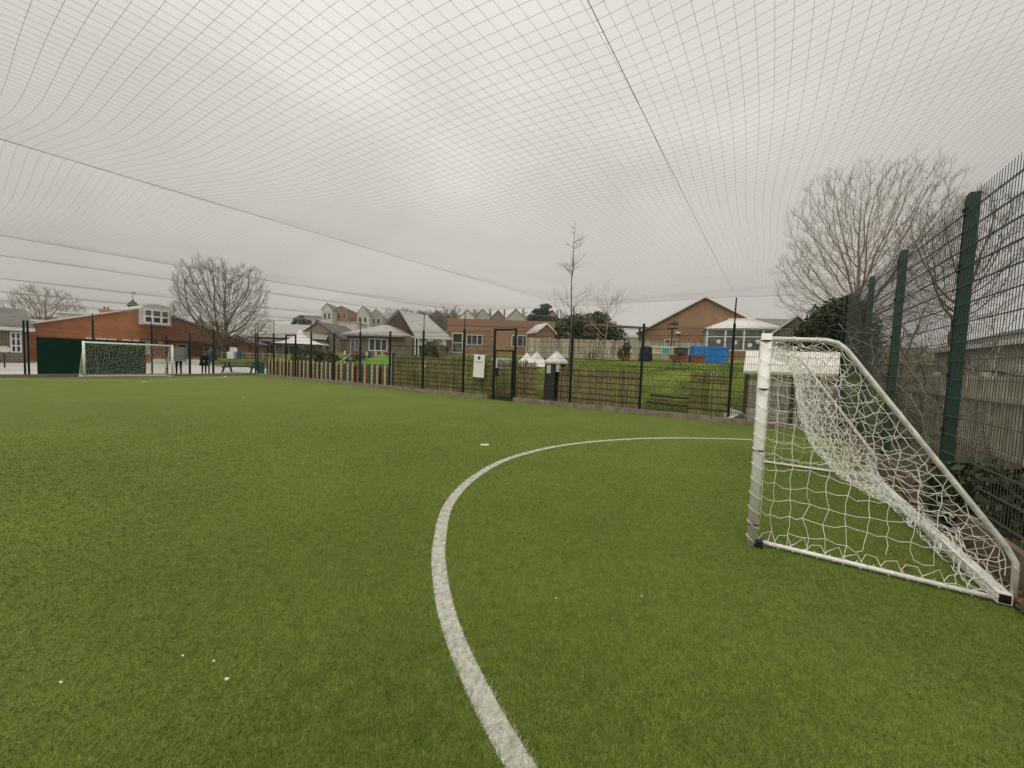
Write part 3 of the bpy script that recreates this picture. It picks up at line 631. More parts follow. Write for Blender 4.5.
def leafy(name, label, loc, lumps, nleaf, ls, m, seed, trunk=None, cat='shrub', group=None):
    rg = np.random.default_rng(seed); root = thing(name, label, cat, loc, 0, group)
    per = np.array([l[3]*l[4]*l[5] for l in lumps])**.67; cnt = (nleaf*per/per.sum()).astype(int); cs = []
    for l, k in zip(lumps, cnt):
        d = rg.normal(size=(k, 3)); d /= np.linalg.norm(d, axis=1)[:, None]; clump = np.sin(d[:, 0]*5+l[0]*3)*np.sin(d[:, 1]*6+l[1])*np.sin(d[:, 2]*5+1)
        rad = (.55+.45*rg.random(k)**.6)*(1+.22*clump); cs.append(np.array(l[:3])+d*rad[:, None]*np.array(l[3:6]))
    c = np.concatenate(cs); k = len(c); a = rg.normal(size=(k, 3)); a /= np.linalg.norm(a, axis=1)[:, None]; e = np.cross(a, rg.normal(size=(k, 3))); e /= np.linalg.norm(e, axis=1)[:, None]
    s = ls*(.6+.8*rg.random(k))[:, None]; co = np.stack([c-a*s, c+e*s*.5, c+a*s, c-e*s*.5], 1).reshape(-1, 3); co[:, 2] = np.maximum(co[:, 2], .0)
    o = np_mesh('foliage', co, np.arange(k*4).reshape(-1, 4), m, 4); o.parent = root
    b = MB()
    for l in lumps[:4]: b.tube([(l[0]*.2, l[1]*.2, -.1), (l[0]*.6, l[1]*.6, l[2]*.5), (l[0], l[1], l[2])], [.07, .05, .02], 5, False)
    b.build('stems', 'bark', root); return root
def onground(px, Y, dz=0):
    p = at(px, 350, Y); return Vector((p.x, p.y, tz(p.x, p.y)+dz))

fan_tree('bare_tree', 'broad bare tree with dense rounded crown beside the far orange brick hall', onground(221, 45, -.6), 12.7, 4.9, 2.4, .40, 'bark', 11, 4200, .29, None, .012, .16, 1.05, 3)
fan_tree('bare_tree', 'tall spreading bare tree rising behind the dark evergreen at right', onground(857, 27, -1), 14.3, 4.9, 4.0, .27, 'bark_w', 23, 6500, .25, None, .0062, .2, 1.05, 3)
fan_tree('bare_tree', 'bare tree seen through the top of the tall green end fence', onground(952, 21, 0), 9.6, 3.0, 2.6, .16, 'bark', 31, 3000, .22, None, .0055, .2, 1.0, 3)
leader_tree('young_tree', 'slender young bare tree with upright leader behind the willow screens', W(14.6, 6.55, 1.0), 6.3, 5, 'bark')
bare_tree('bare_tree', 'small twiggy bare tree behind the grey picket fence', onground(603, 24), 4.2, 1.1, 1.6, .07, 'bark_w', 8, 3, (7, 5, 4, 3), .5, twig=.009)
fan_tree('bare_tree', 'distant wide bare tree above the far left roofs', onground(46, 95, -3), 16, 7.5, 4, .4, 'bark_w', 41, 2200, .55, None, .028, .3, 1.0, 2)
for i, (U_, V_, h_, rd, lab, sd) in enumerate([(9.6, -3.0, 3.1, 1.6, 'pale tangled climber twigs between the second and third green posts', 3), (12.4, -3.3, 3.9, 1.7, 'tall brown thicket behind the farthest green posts', 4), (7.2, -2.7, 1.6, 1.1, 'low dark bramble stems against the timber fence', 6), (5.3, -2.6, 1.1, .9, 'straggly bramble at the lower right behind the mesh', 9)]):
    shoots('bare_shrub', lab, W(U_, V_, 0), h_, rd, (10, 16, 8, 8)[i], ('bark_p', 'bark', 'bark', 'bark')[i], sd, twig=(.006, .008, .0045, .004)[i], sub=(12, 14, 9, 9)[i], bend=.8)
leafy('ivy_clump', 'dark ivy clump growing on the timber fence behind the nearest green post', W(6.3, -3.0, 0), [(0, 0, .5, .5, .25, .5), (.7, 0, .35, .5, .25, .4), (-.6, .1, .3, .5, .3, .35), (-1.3, .05, .35, .5, .25, .4)], 2600, .05, 'leaf_d', 3)
p = at(826, 372, 14.6); leafy('evergreen_bush', 'big dark evergreen bush beside the corner of the pitch', (p.x, p.y, tz(p.x, p.y)-.2), [(0, 0, 1.5, 1.0, 1.0, 1.3), (.8, .3, 1.9, .8, .8, 1.0), (-.55, .1, 1.1, .75, .8, 1.0), (.3, -.2, 2.45, .7, .7, .6), (1.4, .5, 1.3, .9, .8, 1.3)], 15000, .075, 'leaf_d', 4)
p = onground(590, 42); leafy('evergreen_bush', 'rounded dark evergreen behind the grey picket fence and the young tree', p, [(-2.5, 0, 2.2, 1.8, 1.4, 2.0), (0, 0, 2.6, 2.0, 1.5, 2.2), (2.3, 0, 2.0, 1.6, 1.3, 1.9), (.8, .2, 4.0, 1.4, 1.2, 1.0), (-1.6, .2, 3.6, 1.4, 1.2, 1.0)], 7000, .16, 'leaf_m', 6)
p = onground(540, 110); leafy('cedar_tree', 'dark spreading conifer among the gabled houses on the hill', p+Vector((0, 0, .2)), [(0, 0, 5, 3.2, 2.5, 1.2), (1.5, 0, 7.2, 3, 2.5, 1.0), (-1.5, 0, 7.4, 2.6, 2.5, .9), (0, 0, 9.3, 2.6, 2.2, .9), (1.2, 0, 10.8, 1.6, 1.5, .7), (0, 0, 3.0, 2.5, 2.3, 1.6)], 6000, .35, 'leaf_g', 9, cat='tree')
p = onground(300, 75); leafy('evergreen_bush', 'dark round tree beside the pale flat block on the left hill', p, [(0, 0, 4.2, 1.6, 1.5, 2.2), (-1.2, 0, 3.2, 1.2, 1.2, 1.6), (1.2, 0, 3.2, 1.0, 1.2, 1.5)], 2600, .25, 'leaf_g', 10, cat='tree')
p = onground(433, 27); leafy('evergreen_bush', 'low dark bush in front of the brick flat-roofed building', p, [(0, 0, .55, .75, .6, .6), (.6, 0, .45, .5, .5, .5)], 1800, .08, 'leaf_m', 12)
p = onground(307, 36); leafy('evergreen_bush', 'clipped dark hedge behind the far pencil fence', p, [(0, 0, .9, 1.6, .6, .9), (1.9, 0, .8, 1.2, .6, .8)], 2600, .1, 'leaf_d', 13)
p = onground(624, 24.5); leafy('evergreen_bush', 'small dark shrub growing before the grey picket fence', p, [(0, 0, .45, .4, .35, .5), (.2, .1, .9, .25, .25, .3)], 900, .06, 'leaf_m', 15)
for i, (px, Yd, h_) in enumerate([(398, 150, 8), (407, 160, 9), (416, 170, 8.5), (425, 168, 9.5), (434, 160, 9), (443, 165, 10), (452, 155, 10.5), (352, 160, 8), (336, 125, 9.5), (475, 170, 10), (489, 172, 9.5), (523, 172, 10), (562, 140, 10), (577, 130, 10)]):
    fan_tree('hillside_tree', 'bare winter tree in the belt along the hill behind the roofs', onground(px, Yd, -1), h_, h_*.40, 2.0, .3, 'bark', 60+i, 330, .65, 'bare trees along the hill', .085, .12)

for i, (px, Yd, h_, rd, lab, sd) in enumerate([(397, 24, 1.0, .8, 'dry twiggy shrub left of the low white pickets', 41), (447, 24, 1.3, .9, 'pale dead stalks in front of the white door of the brick building', 42), (468, 26, 1.5, 1.2, 'tall dry stems below the windows of the flat-roofed building', 43), (487, 25, 1.1, 1.0, 'dry stems to the right of the crested notice', 44), (590, 27, 1.0, .9, 'low dry shrub at the foot of the picket fence near the young tree', 45), (357, 27, 1.1, 1.0, 'twiggy shrub before the windows of the hip-roofed house', 46), (315, 31, 1.3, 1.1, 'bare twiggy shrub behind the slide', 47)]):
    shoots('garden_shrub', lab, onground(px, Yd, -.05), h_, rd, 14, ('bark_p', 'bark_p', 'bark_p', 'bark_w', 'bark', 'bark_p', 'bark_w')[i], sd, twig=.007, sub=9, bend=.7)
p = onground(392, 29); q = onground(428, 29); rl2 = thing('low_railing', 'dark low railing before the porch of the hip-roofed house', 'railing', p, 0); L_ = q.x-p.x; b = MB()
for k in range(int(L_/.12)): b.tube([(k*.12, 0, .08), (k*.12, 0, .9)], .012, 4, False)
b.build('balusters', 'slatep', rl2); b = MB(); b.b2(-.03, L_+.03, -.025, .025, .9, .95); b.b2(-.03, L_+.03, -.02, .02, .05, .09); b.build('rails', 'slatep', rl2)
wl_ = random.Random(8); lumps = []
for px in range(388, 612, 5):
    g0 = onground(px, 186+wl_.uniform(-6, 10)); hh_ = wl_.uniform(3.2, 5.2)*(1 if px < 470 else .85); lumps.append((g0.x, g0.y, g0.z+hh_*.85, wl_.uniform(2.2, 3.6), 2.5, hh_))
M['leaf_w'] = mat('winter_wood_twigs', (.105, .092, .066), .9, .35, .2, island=.5)
wr_ = np.random.default_rng(12); cs_ = []
for l in lumps:
    k = 900; d = wr_.normal(size=(k, 3)); d /= np.linalg.norm(d, axis=1)[:, None]; r__ = (.35+.75*wr_.random(k)**.7)*(1+.25*np.sin(d[:, 0]*6+l[0])*np.sin(d[:, 2]*5)); cs_.append(np.array(l[:3])+d*r__[:, None]*np.array(l[3:]))
c_ = np.concatenate(cs_); k = len(c_); a_ = wr_.normal(size=(k, 3))+np.array([0, 0, .8]); a_ /= np.linalg.norm(a_, axis=1)[:, None]; e_ = np.cross(a_, wr_.normal(size=(k, 3))); e_ /= np.linalg.norm(e_, axis=1)[:, None]; sz = .45*(.5+wr_.random(k))[:, None]
tag(np_mesh('distant_wood', np.stack([c_-a_*sz, c_+e_*sz*.22, c_+a_*sz], 1).reshape(-1, 3), np.arange(k*3).reshape(-1, 3), 'leaf_w'), kind='stuff')
# grass growing on the bank
n = 170000; U = 12.9+14*rng.random(n)**1.7; V = -4+30*rng.random(n); P = W(0, 0)
X = U*UU.x+V*VV.x; Y = U*UU.y+V*VV.y; Z = terrain(X, Y)-.02; h = .02+.035*rng.random(n); w = .009+.009*rng.random(n); a = rng.random(n)*6.28; l = rng.random(n)*6.28
co = np.stack([np.stack([X-np.cos(a)*w, Y-np.sin(a)*w, Z], -1), np.stack([X+np.cos(a)*w, Y+np.sin(a)*w, Z], -1), np.stack([X+np.cos(l)*h*.6, Y+np.sin(l)*h*.6, Z+h], -1)], 1)
tag(np_mesh('lawn_grass', co.reshape(-1, 3), np.arange(n*3).reshape(-1, 3), 'lawnb'), kind='stuff')

# ------------------------------------------------------------------ things just behind the side fence
labs = ['tall brown willow screen between the grass gap and the white-lidded store', None, 'brown willow screen under the young bare tree', 'short willow screen between the dark play hut and the gate', 'willow screen under the crested notice', 'mossy willow screen, second from the pencil fence', 'mossy willow screen next to the pencil fence']
def willow(v0, v1, h_, label, m, seed):
    rg = random.Random(seed); root = thing('willow_screen', label, 'screen', W(12.86, v0), ROT+R(90), 'willow screens behind the side fence')
    b = MB(); L = v1-v0; x = 0
    while x < L:
        z = h_+rg.gauss(0, .035); b.tube([(x, rg.gauss(0, .012), 0), (x+rg.gauss(0, .01), rg.gauss(0, .015), z*.5), (x+rg.gauss(0, .02), rg.gauss(0, .015), z)], rg.uniform(.007, .012), 4, False); x += .016
    b.build('reeds', m, root); b = MB(); z = .12
    while z < h_-.05:
        b.tube([(t, .022+rg.gauss(0, .004), z+rg.gauss(0, .01)) for t in np.linspace(0, L, 14)], .011, 4, False); z += .2
    b.build('binding_wire', 'wood_dark', root)
    each('rail', 'wood_dark', root, [(0, L, -.06, -.03, .3, .36), (0, L, -.06, -.03, h_*.8, h_*.8+.06)])
for (v0, v1, h_, lb, m, sd) in [(.68, 1.72, 1.45, labs[0], 'willow2', 1), (3.2, 5.55, 1.40, labs[2], 'willow', 2), (7.05, 7.9, 1.5, labs[3], 'willow', 3), (9.05, 10.5, 1.58, labs[4], 'willow2', 4), (10.6, 12.9, 1.6, labs[5], 'willow2', 5), (13.0, 15.05, 1.58, labs[6], 'willow2', 6)]: willow(v0, v1, h_, lb, m, sd)
willow(5.62, 6.15, 1.42, 'narrow willow screen between the pole by the young tree and the hut', 'willow', 12)
# hedge seen through the gate
willow(7.75, 9.25, 1.5, 'mossy willow screen set back behind the narrow gate', 'willow2', 17); bpy.data.objects[[o.name for o in C.objects if o.get('label') == 'mossy willow screen set back behind the narrow gate'][0]].location = W(13.35, 7.75, .1)
# log steps in the grass gap
for k in range(3):
    b = MB(); b.tube([(0, 0, 0), (.02, .5, -.01), (0, 1.35, .02)], .045, 8); o = b.build('log_step', 'wood_dark', loc=W(13.2+.42*k, 1.78, .08+.23*k), rz=ROT)
    tag(o, ('lowest', 'middle', 'top')[k]+' dark log laid across the grassy gap between willow screens', 'log', 'logs stepping up the grass bank')
# play hut with a white canopy
ht = thing('play_hut', 'dark timber play hut with white pyramid canopy behind the fence', 'hut', W(13.25, 6.26, .12), ROT+R(90))
b = MB(); b.b2(0, .98, -.75, -.70, 0, 1.55); b.b2(.34, .98, -.02, .02, 0, 1.55); b.b2(.94, .98, -.7, -.02, 0, 1.55); b.build('wall', 'slatewood', ht)
each('corner_post', 'wood_dark', ht, [(x-.035, x+.035, y-.035, y+.035, 0, 1.6) for x in (.03, .95) for y in (-.02, -.72)]); b = MB(); b.b2(.0, .34, -.3, .06, .55, .60); b.build('counter', 'slatep', ht)
b = MB(); b.add([(-.02, .08, 1.58), (1.0, .08, 1.58), (1.0, -.85, 1.58), (-.02, -.85, 1.58), (.40, -.36, 2.02), (.60, -.40, 1.98), (-.02, .08, 1.5), (1.0, .08, 1.5), (1.0, -.85, 1.5), (-.02, -.85, 1.5)], [(0, 1, 5, 4), (1, 2, 5), (2, 3, 4, 5), (3, 0, 4), (6, 7, 1, 0), (7, 8, 2, 1), (8, 9, 3, 2), (9, 6, 0, 3), (9, 8, 7, 6)]); b.build('canopy', 'tarp', ht)
b = MB(); b.b2(.06, .27, .021, .025, 1.18, 1.5); b.b2(.6, .85, .022, .026, 1.1, 1.45); b.build('paper_notice', 'paper', ht); ht.scale = (.68, .74, .93)
def peak_tarp(label, loc, rz, w_, d_, h_, sd):
    rg = random.Random(sd); n_ = 12; P = []
    for i in range(n_): a = 2*PI*i/n_; k = 1+.12*math.sin(3*a+sd)+rg.gauss(0, .05); P.append((math.cos(a)*w_/2*k, math.sin(a)*d_/2*k, 0))
    Q = [(x*.42+rg.gauss(0, .03), y*.42, h_*.5+rg.gauss(0, .05)) for x, y, z in P]; b = MB()
    b.add(P+Q+[(0, 0, h_)], [(i, (i+1) % n_, n_+(i+1) % n_, n_+i) for i in range(n_)]+[(n_+i, n_+(i+1) % n_, 2*n_) for i in range(n_)]); o = b.build('peaked_tarp', 'tarp', loc=loc, rz=rz)
    return tag(o, label, 'tarpaulin')
peak_tarp('white tarpaulin tent, left of the two small peaks behind the gate', onground(527, 19, -.05), 0, 1.4, 1.0, .68, 1)
peak_tarp('white tarpaulin tent leaning against the play hut canopy, right of its twin', onground(537, 18.6, -.05), 0, 1.3, 1.0, .74, 2)
tag(hull('folded_sheet', [(x*1.0, y, z*.45+.05*math.sin(x*7)) for x in np.linspace(-.55, .55, 8) for y in (-.3, .3) for z in (0, 1)], 'tarp', onground(504, 19)), 'long low heap under a white sheet seen through the gate', 'sheet')
# store box with white lid in the corner
bx = thing('storage_bunker', 'weathered timber store with sloping white lid outside the pitch corner', 'store', W(13.05, -1.95), ROT+R(90))
b = MB()
for k in range(9): b.b2(0, 2.25, -.03, 0, .005+k*.155, .15+k*.155); b.b2(2.22, 2.25, -1.2, -.035, .005+k*.155, .15+k*.155); b.b2(0, .03, -1.2, -.035, .005+k*.155, .15+k*.155)
b.build('wall', 'wood', bx); each('corner_post', 'wood_dark', bx, [(x-.045, x+.045, .001, .06, 0, 1.42) for x in (.05, 1.1, 2.2)]); b = MB(); b.slab((-.04, .08, 1.50), (2.29, .08, 1.50), (2.29, -1.3, 2.14), (-.04, -1.3, 2.14), .05); b.build('lid', 'whitebd', bx)
tag(hull('rubble_sack', [(random.gauss(0, .16), random.gauss(0, .14), abs(random.gauss(.15, .12))) for _ in range(60)], 'rubble', W(13.0, .52, .05)), 'pale rubble sack slumped behind the fence by the white-lidded store', 'sack')

# colour pencil fence behind the mesh
def pencil_fence(label, loc, rz, L, h_, seed, n_parts=True):
    rg = random.Random(seed); root = thing('pencil_fence', label, 'fence', loc, rz); x = 0; near = ['yellow', 'bluep', 'yellow', 'redp', 'slatep', 'yellow', 'bluep', 'yellow', 'greenp', 'redp']; far = ['yellow', 'greyp', 'yellow', 'slatep', 'yellow', 'greyp', 'yellow', 'redp', 'greyp']; i = 0
    while x < L:
        seq = near if x < 5.5 else far; c = seq[i % len(seq)]; wd = .115 if c in ('yellow', 'redp') else .2; hh = h_+rg.uniform(-.03, .05)-(.06 if wd > .15 else 0)
        b = MB(); b.prism([(x, .08), (x+wd, .08), (x+wd, hh-.08), (x+wd/2, hh), (x, hh-.08)], -.02, .02); b.build('pencil_slat', c, root); x += wd+.055; i += 1
    each('rail', 'wood_dark', root, [(0, L, -.06, -.022, .28, .36), (0, L, -.06, -.022, h_-.38, h_-.30)]); return root
pencil_fence('long fence of coloured pencil slats close behind the side mesh fence', W(12.92, 15.3, 0), ROT+R(90), 12.3, 1.14, 4)
p = onground(344, 25.5); pencil_fence('second coloured pencil fence on the raised play area below the hip-roofed house', (p.x, p.y, p.z-.05), 0, 3.1, .95, 5)
b = MB(); b.b2(12.8, 13.4, 15.05, 15.25, 0, 1.6); 
o = MB().b2(-.06, .06, -.06, .06, 0, 1.75).build('gate_post', 'greenp', loc=W(12.9, 15.14), rz=ROT); tag(o, 'pale green timber post where the pencil fence meets the willow', 'post')
# play area pieces
p = onground(341, 23); sl = thing('slide', 'small slide with pale chute behind the pencil fence', 'slide', (p.x, p.y, p.z-.2), R(10))
b = MB(); b.slab((-.9, -.22, .25), (-.9, .22, .25), (.65, .22, 1.15), (.65, -.22, 1.15), .05); b.build('chute', 'white', sl); 
for x in (.65, 1.1):
    for y in (-.22, .22): MB().tube([(x, y, -.1), (x, y, 1.7)], .035, 6).build('upright', 'bluep', sl)
b = MB(); b.b2(.65, 1.1, -.25, .25, 1.08, 1.14); b.build('platform', 'redp', sl); sl.scale = (1, 1, 1.5)
p = onground(328, 24); o = MB().b2(-.28, .28, -.25, .25, 0, .62).b2(-.31, .31, -.28, .28, .62, .67).build('play_box', 'redp', loc=p); tag(o, 'small red play box beside the slide', 'box')
p = onground(378, 23.5, .03); b = MB(); b.add([(-1.1, -.6, 0), (1.0, -.6, 0), (1.0, .7, .55), (-.2, .7, .55)], [(0, 1, 2, 3)]); b.add([(-1.1, -.6, -.3), (1.0, -.6, -.3), (1.0, .7, -.3), (-.2, .7, -.3), (-1.1, -.6, 0), (1.0, -.6, 0), (1.0, .7, .55), (-.2, .7, .55)], [(0, 1, 5, 4), (1, 2, 6, 5), (2, 3, 7, 6), (3, 0, 4, 7)])
M['astro'] = mat('bright_play_turf', (.12, .22, .04), .9, .15, 8); tag(b.build('play_mound', 'astro', loc=p), 'bright green turf mound in the raised play area', 'mound')

# ------------------------------------------------------------------ buildings
def window(root, x0, x1, z0, z1, y, cols=1, rows=1, fm='white', gm='glass', side=-1, fr=.06):
    """frame proud of a wall whose face is at y and looks towards side*y"""
    b = MB(); f = fr
    b.b2(x0, x0+f, y+side*.05, y-side*.02, z0, z1); b.b2(x1-f, x1, y+side*.05, y-side*.02, z0, z1); b.b2(x0+f, x1-f, y+side*.05, y-side*.02, z0, z0+f); b.b2(x0+f, x1-f, y+side*.05, y-side*.02, z1-f, z1)
    for c in range(1, cols): xx = x0+(x1-x0)*c/cols; b.b2(xx-f*.5, xx+f*.5, y+side*.045, y-side*.02, z0+f, z1-f)
    for r_ in range(1, rows): zz = z0+(z1-z0)*r_/rows; b.b2(x0+f, x1-f, y+side*.04, y-side*.02, zz-f*.45, zz+f*.45)
    fo = b.build('window', fm, root); b = MB(); b.b2(x0+f*.8, x1-f*.8, y+side*.015, y-side*.03, z0+f*.8, z1-f*.8); b.build('pane', gm, fo); return fo
def gable(name, label, loc, rz, w_, d_, eave, ridge, wm, rm, wins=(), axis='y', over=.25, group=None, chim=None, cat='house', fascia='white', doors=()):
    """axis 'y': ridge runs back from the viewer, gable faces -y; axis 'x': ridge runs across"""
    root = thing(name, label, cat, loc, rz, group); b = MB(); hw = w_/2
    if axis == 'y':
        b.prism([(-hw, -.5), (hw, -.5), (hw, eave), (0, ridge), (-hw, eave)], 0, d_); b.build('wall', wm, root)
        s = (ridge-eave)/hw; b = MB(); o = over; t = .16
        for sg in (-1, 1): b.slab((0, -o, ridge+t), (0, d_+o, ridge+t), (sg*(hw+o), d_+o, eave-s*o+t), (sg*(hw+o), -o, eave-s*o+t), .13)
        rf = b.build('roof', rm, root)
        if fascia:
            b = MB()
            for sg in (-1, 1): b.add([(0, -o-.03, ridge+t), (0, -o-.03, ridge+t-.16), (sg*(hw+o), -o-.03, eave-s*o+t-.16), (sg*(hw+o), -o-.03, eave-s*o+t), (0, -o-.004, ridge+t), (0, -o-.004, ridge+t-.16), (sg*(hw+o), -o-.004, eave-s*o+t-.16), (sg*(hw+o), -o-.004, eave-s*o+t)], [(0, 1, 2, 3), (7, 6, 5, 4), (1, 5, 6, 2), (3, 2, 6, 7)])
            b.build('bargeboard', fascia, root)
    else:
        b.add([(-hw, 0, -.5), (hw, 0, -.5), (hw, d_, -.5), (-hw, d_, -.5), (-hw, 0, eave), (hw, 0, eave), (hw, d_, eave), (-hw, d_, eave), (-hw, d_/2, ridge), (hw, d_/2, ridge)], [(0, 1, 5, 4), (1, 2, 6, 9, 5), (2, 3, 7, 6), (3, 0, 4, 8, 7), (4, 5, 9, 8), (6, 7, 8, 9)]); b.build('wall', wm, root)
        s = (ridge-eave)/(d_/2); b = MB(); o = over; t = .16
        b.slab((-hw-o, -o, eave-s*o+t), (hw+o, -o, eave-s*o+t), (hw+o, d_/2, ridge+t), (-hw-o, d_/2, ridge+t), .13); b.slab((-hw-o, d_+o, eave-s*o+t), (-hw-o, d_/2, ridge+t), (hw+o, d_/2, ridge+t), (hw+o, d_+o, eave-s*o+t), .13)
        rf = b.build('roof', rm, root)
        if fascia:
            b = MB(); b.b2(-hw-o, hw+o, -o-.03, -o-.004, eave-s*o-.08, eave-s*o+t+.02); b.build('fascia', fascia, root)
    for q in wins: window(root, q[0], q[1], q[2], q[3], 0, q[4] if len(q) > 4 else 1, q[5] if len(q) > 5 else 1)
    for q in doors: b = MB(); b.b2(q[0], q[1], -.05, .02, 0, q[2]); b.build('door', q[3], root)
    for q in (chim or ()):
        b = MB(); b.b2(q[0]-.35, q[0]+.35, q[1]-.3, q[1]+.3, eave, q[2]); b.b2(q[0]-.42, q[0]+.42, q[1]-.37, q[1]+.37, q[2], q[2]+.12)
        b.tube([(q[0], q[1], q[2]+.12), (q[0], q[1], q[2]+.5)], .12, 8); b.build('chimney', 'brick_b', rf)
    return root
def flat(name, label, loc, rz, w_, d_, h_, wm, rm, wins=(), doors=(), over=.15, group=None, cat='building', fas=.3, para=None):
    root = thing(name, label, cat, loc, rz, group); b = MB(); b.b2(-w_/2, w_/2, 0, d_, -.5, h_); b.build('wall', wm, root)
    b = MB(); b.b2(-w_/2-over, w_/2+over, -over, d_+over, h_, h_+fas); b.build('roof', rm, root)
    for q in wins: window(root, q[0], q[1], q[2], q[3], 0, q[4] if len(q) > 4 else 1, q[5] if len(q) > 5 else 1)
    for q in doors: b = MB(); b.b2(q[0], q[1], -.05, .02, 0, q[2]); b.build('door', q[3], root)
    return root
# the far school hall: gable faces the pitch (local x = U, local y = V)
BV = 56; uc, uw = 14.1, 19.6
hall = gable('school_hall', 'wide low orange brick hall with shallow gable beyond the far goal', W(uc, BV, 0), ROT, uw, 22, 2.75, 5.9, 'brick_o', 'slate', over=.25, cat='school', fascia='whitebd')
for x0, x1 in ((86, 94.5), (96, 106.5), (108, 116.5), (122.5, 131), (133, 139.5), (143, 150), (158.5, 163)):
    a, zt = onV(x0, 337.2, BV-.1); c, _ = onV(x1, 337.2, BV-.1); window(hall, a-uc, c-uc, .95, 2.4, 0, 2, 2, fr=.14)
a, _ = onV(141.5, 303, BV-1.2); c, z1 = onV(171, 303, BV-1.2); z0 = 4.05; z1 = 5.75
cl = MB(); mid = (a+c)/2-uc; hw = (c-a)/2
pr = [(mid-hw, z0), (mid+hw, z0), (mid+hw, z1)]+[(mid+hw*math.cos(t), z1+.55*math.sin(t)) for t in np.linspace(.15, PI-.15, 9)]+[(mid-hw, z1)]
cl.prism(pr, -1.2, 8); clo = cl.build('clerestory', 'greyw', hall); window(hall, mid-hw+.12, mid+hw-.12, z0+.12, z1-.02, -1.2, 3, 2, fr=.18)
a, _ = onV(176, 340, BV); window(hall, a-uc, a-uc+1.0, .1, 2.2, 0, 1, 2, 'white', 'glass', fr=.12)
for px in (203, 214): a, _ = onV(px, 345, BV); window(hall, a-uc, a-uc+1.2, .9, 2.0, 0, 2, 1, 'white', 'glass_l', fr=.12)
for px, w_ in ((156, .8), (188, 1.2)): a, _ = onV(px, 345, BV); b = MB(); b.b2(a-uc, a-uc+w_, -.06, .02, 0, 2.1); b.build('door', 'redp', hall)
b = MB(); b.b2(-.6, 8.9, -2.4, -.02, 2.45, 2.6); b.build('entrance_canopy', 'wood_dark', hall)
each('canopy_post', 'slatep', hall, [(x-.06, x+.06, -2.3, -2.18, 0, 2.45) for x in (1.2, 4.4, 7.6)])
for k, (px, Yd, wd, hh, lab) in enumerate([(56, 80, 9, 4.6, 'pale grey flat block with white roof edge behind the hall, on the left'), (108, 84, 15, 6.6, 'long pale flat-roofed block with white edge behind the hall ridge')]):
    p = at(px, 340, Yd); flat('flat_block', lab, (p.x, p.y, 0), R(30), wd, 8, hh+1.6, 'greyw', 'white', cat='building', fas=.35)
p = at(150, 340, 92); cr = gable('pavilion', 'low pale roofed building with a small cupola behind the brick hall', (p.x, p.y, 0), R(32), 17, 12, 8.6, 10.6, 'greyr', 'zinc', axis='x', cat='building')
p2 = (-4.2, 6, 10.5); b = MB(); b.lathe([(.9, 0), (.9, 1.1), (1.15, 1.15), (1.1, 1.3), (.85, 1.9), (.3, 2.5), (.06, 2.9), (.05, 3.6)], 10, p2); b.build('cupola', 'leaf_g', cr)
b = MB(); b.tube([(p2[0], p2[1], 14), (p2[0], p2[1], 15.4)], .05, 5); b.b2(p2[0]-.5, p2[0]+.5, p2[1]-.02, p2[1]+.02, 14.8, 14.9); b.b2(p2[0]+.2, p2[0]+.5, p2[1]-.02, p2[1]+.02, 14.7, 15.1); b.build('weathervane', 'slatep', cr)
p = at(107, 340, 88); b = MB(); b.b2(-.9, .9, -.7, .7, 0, 9.6); b.b2(-1.0, 1.0, -.8, .8, 9.6, 9.9); b.tube([(-.4, 0, 9.9), (-.4, 0, 10.6)], .2, 8); b.tube([(.4, 0, 9.9), (.4, 0, 10.6)], .2, 8); tag(b.build('chimney_stack', 'brick_b', loc=(p.x, p.y, 0)), 'dark brick chimney stack rising behind the hall roof', 'chimney')
# small building at far left
a0, _ = onV(31, 350, 50); lb = gable('school_annexe', 'low brown annexe with grey roof and white window at the far left', W(a0-4.2, 50, 0), ROT, 8.0, 9, 2.75, 4.4, 'brick_g', 'felt', axis='x', cat='school', over=.4)
a, _ = onV(10, 345, 50); c, _ = onV(22, 345, 50); window(lb, a-(a0-4.2), c-(a0-4.2), .8, 2.45, 0, 2, 3, fr=.11)
bh = thing('oval_sign', 'white oval board on a dark post at the far left edge', 'sign', at(5, 374, 24).xy.to_3d(), ROT)
MB().tube([(0, .04, 0), (0, .04, 1.2)], .035, 8).build('post', 'slatep', bh); o = MB().lathe([(.26, -.012), (.27, 0), (.26, .012)], 20).build('board', 'white', bh); o.rotation_euler.x = R(90); o.location = (0, -.02, 1.14); o.scale = (1, .72, 1)
# middle: brick shed, canopied classrooms, tent sail
p = at(237, 355, 50); gable('brick_shed', 'small red brick outbuilding with white verge behind the bare tree', (p.x, p.y, .3), R(20), 4.6, 5, 2.3, 3.4, 'brick_b', 'slate', cat='shed')
p = at(274, 350, 56); flat('classroom_block', 'low classroom block with pale canopy roof behind the grass strip', (p.x, p.y, .7), R(12), 9.5, 7, 2.5, 'brick_g', 'zinc', [(-4.2, -2.4, .7, 2.0, 3, 1), (-1.9, .2, .7, 2.0, 3, 1), (1.2, 3.6, .7, 2.0, 3, 1)], over=.7, cat='school', fas=.25)
p = at(272, 350, 68); gable('classroom_block', 'grey roofed long building behind the canopied classrooms', (p.x, p.y, .9), R(6), 18, 9, 3.6, 6.0, 'brick_g', 'slate_l', axis='x', cat='school')
p = at(300, 345, 48); ts = thing('sail_canopy', 'white tent shaped sail canopy above the far pencil fence', 'canopy', (p.x, p.y, 1.0), R(8)); b = MB(); n_ = 12; prs = []
for r_, z in ((3.6, 1.75), (2.4, 1.95), (1.3, 2.35), (.5, 2.95), (.08, 3.5)): prs.append((r_, z))
b.lathe(prs, 8, sx=1, sy=.8); b.build('sail', 'tarp', ts); 
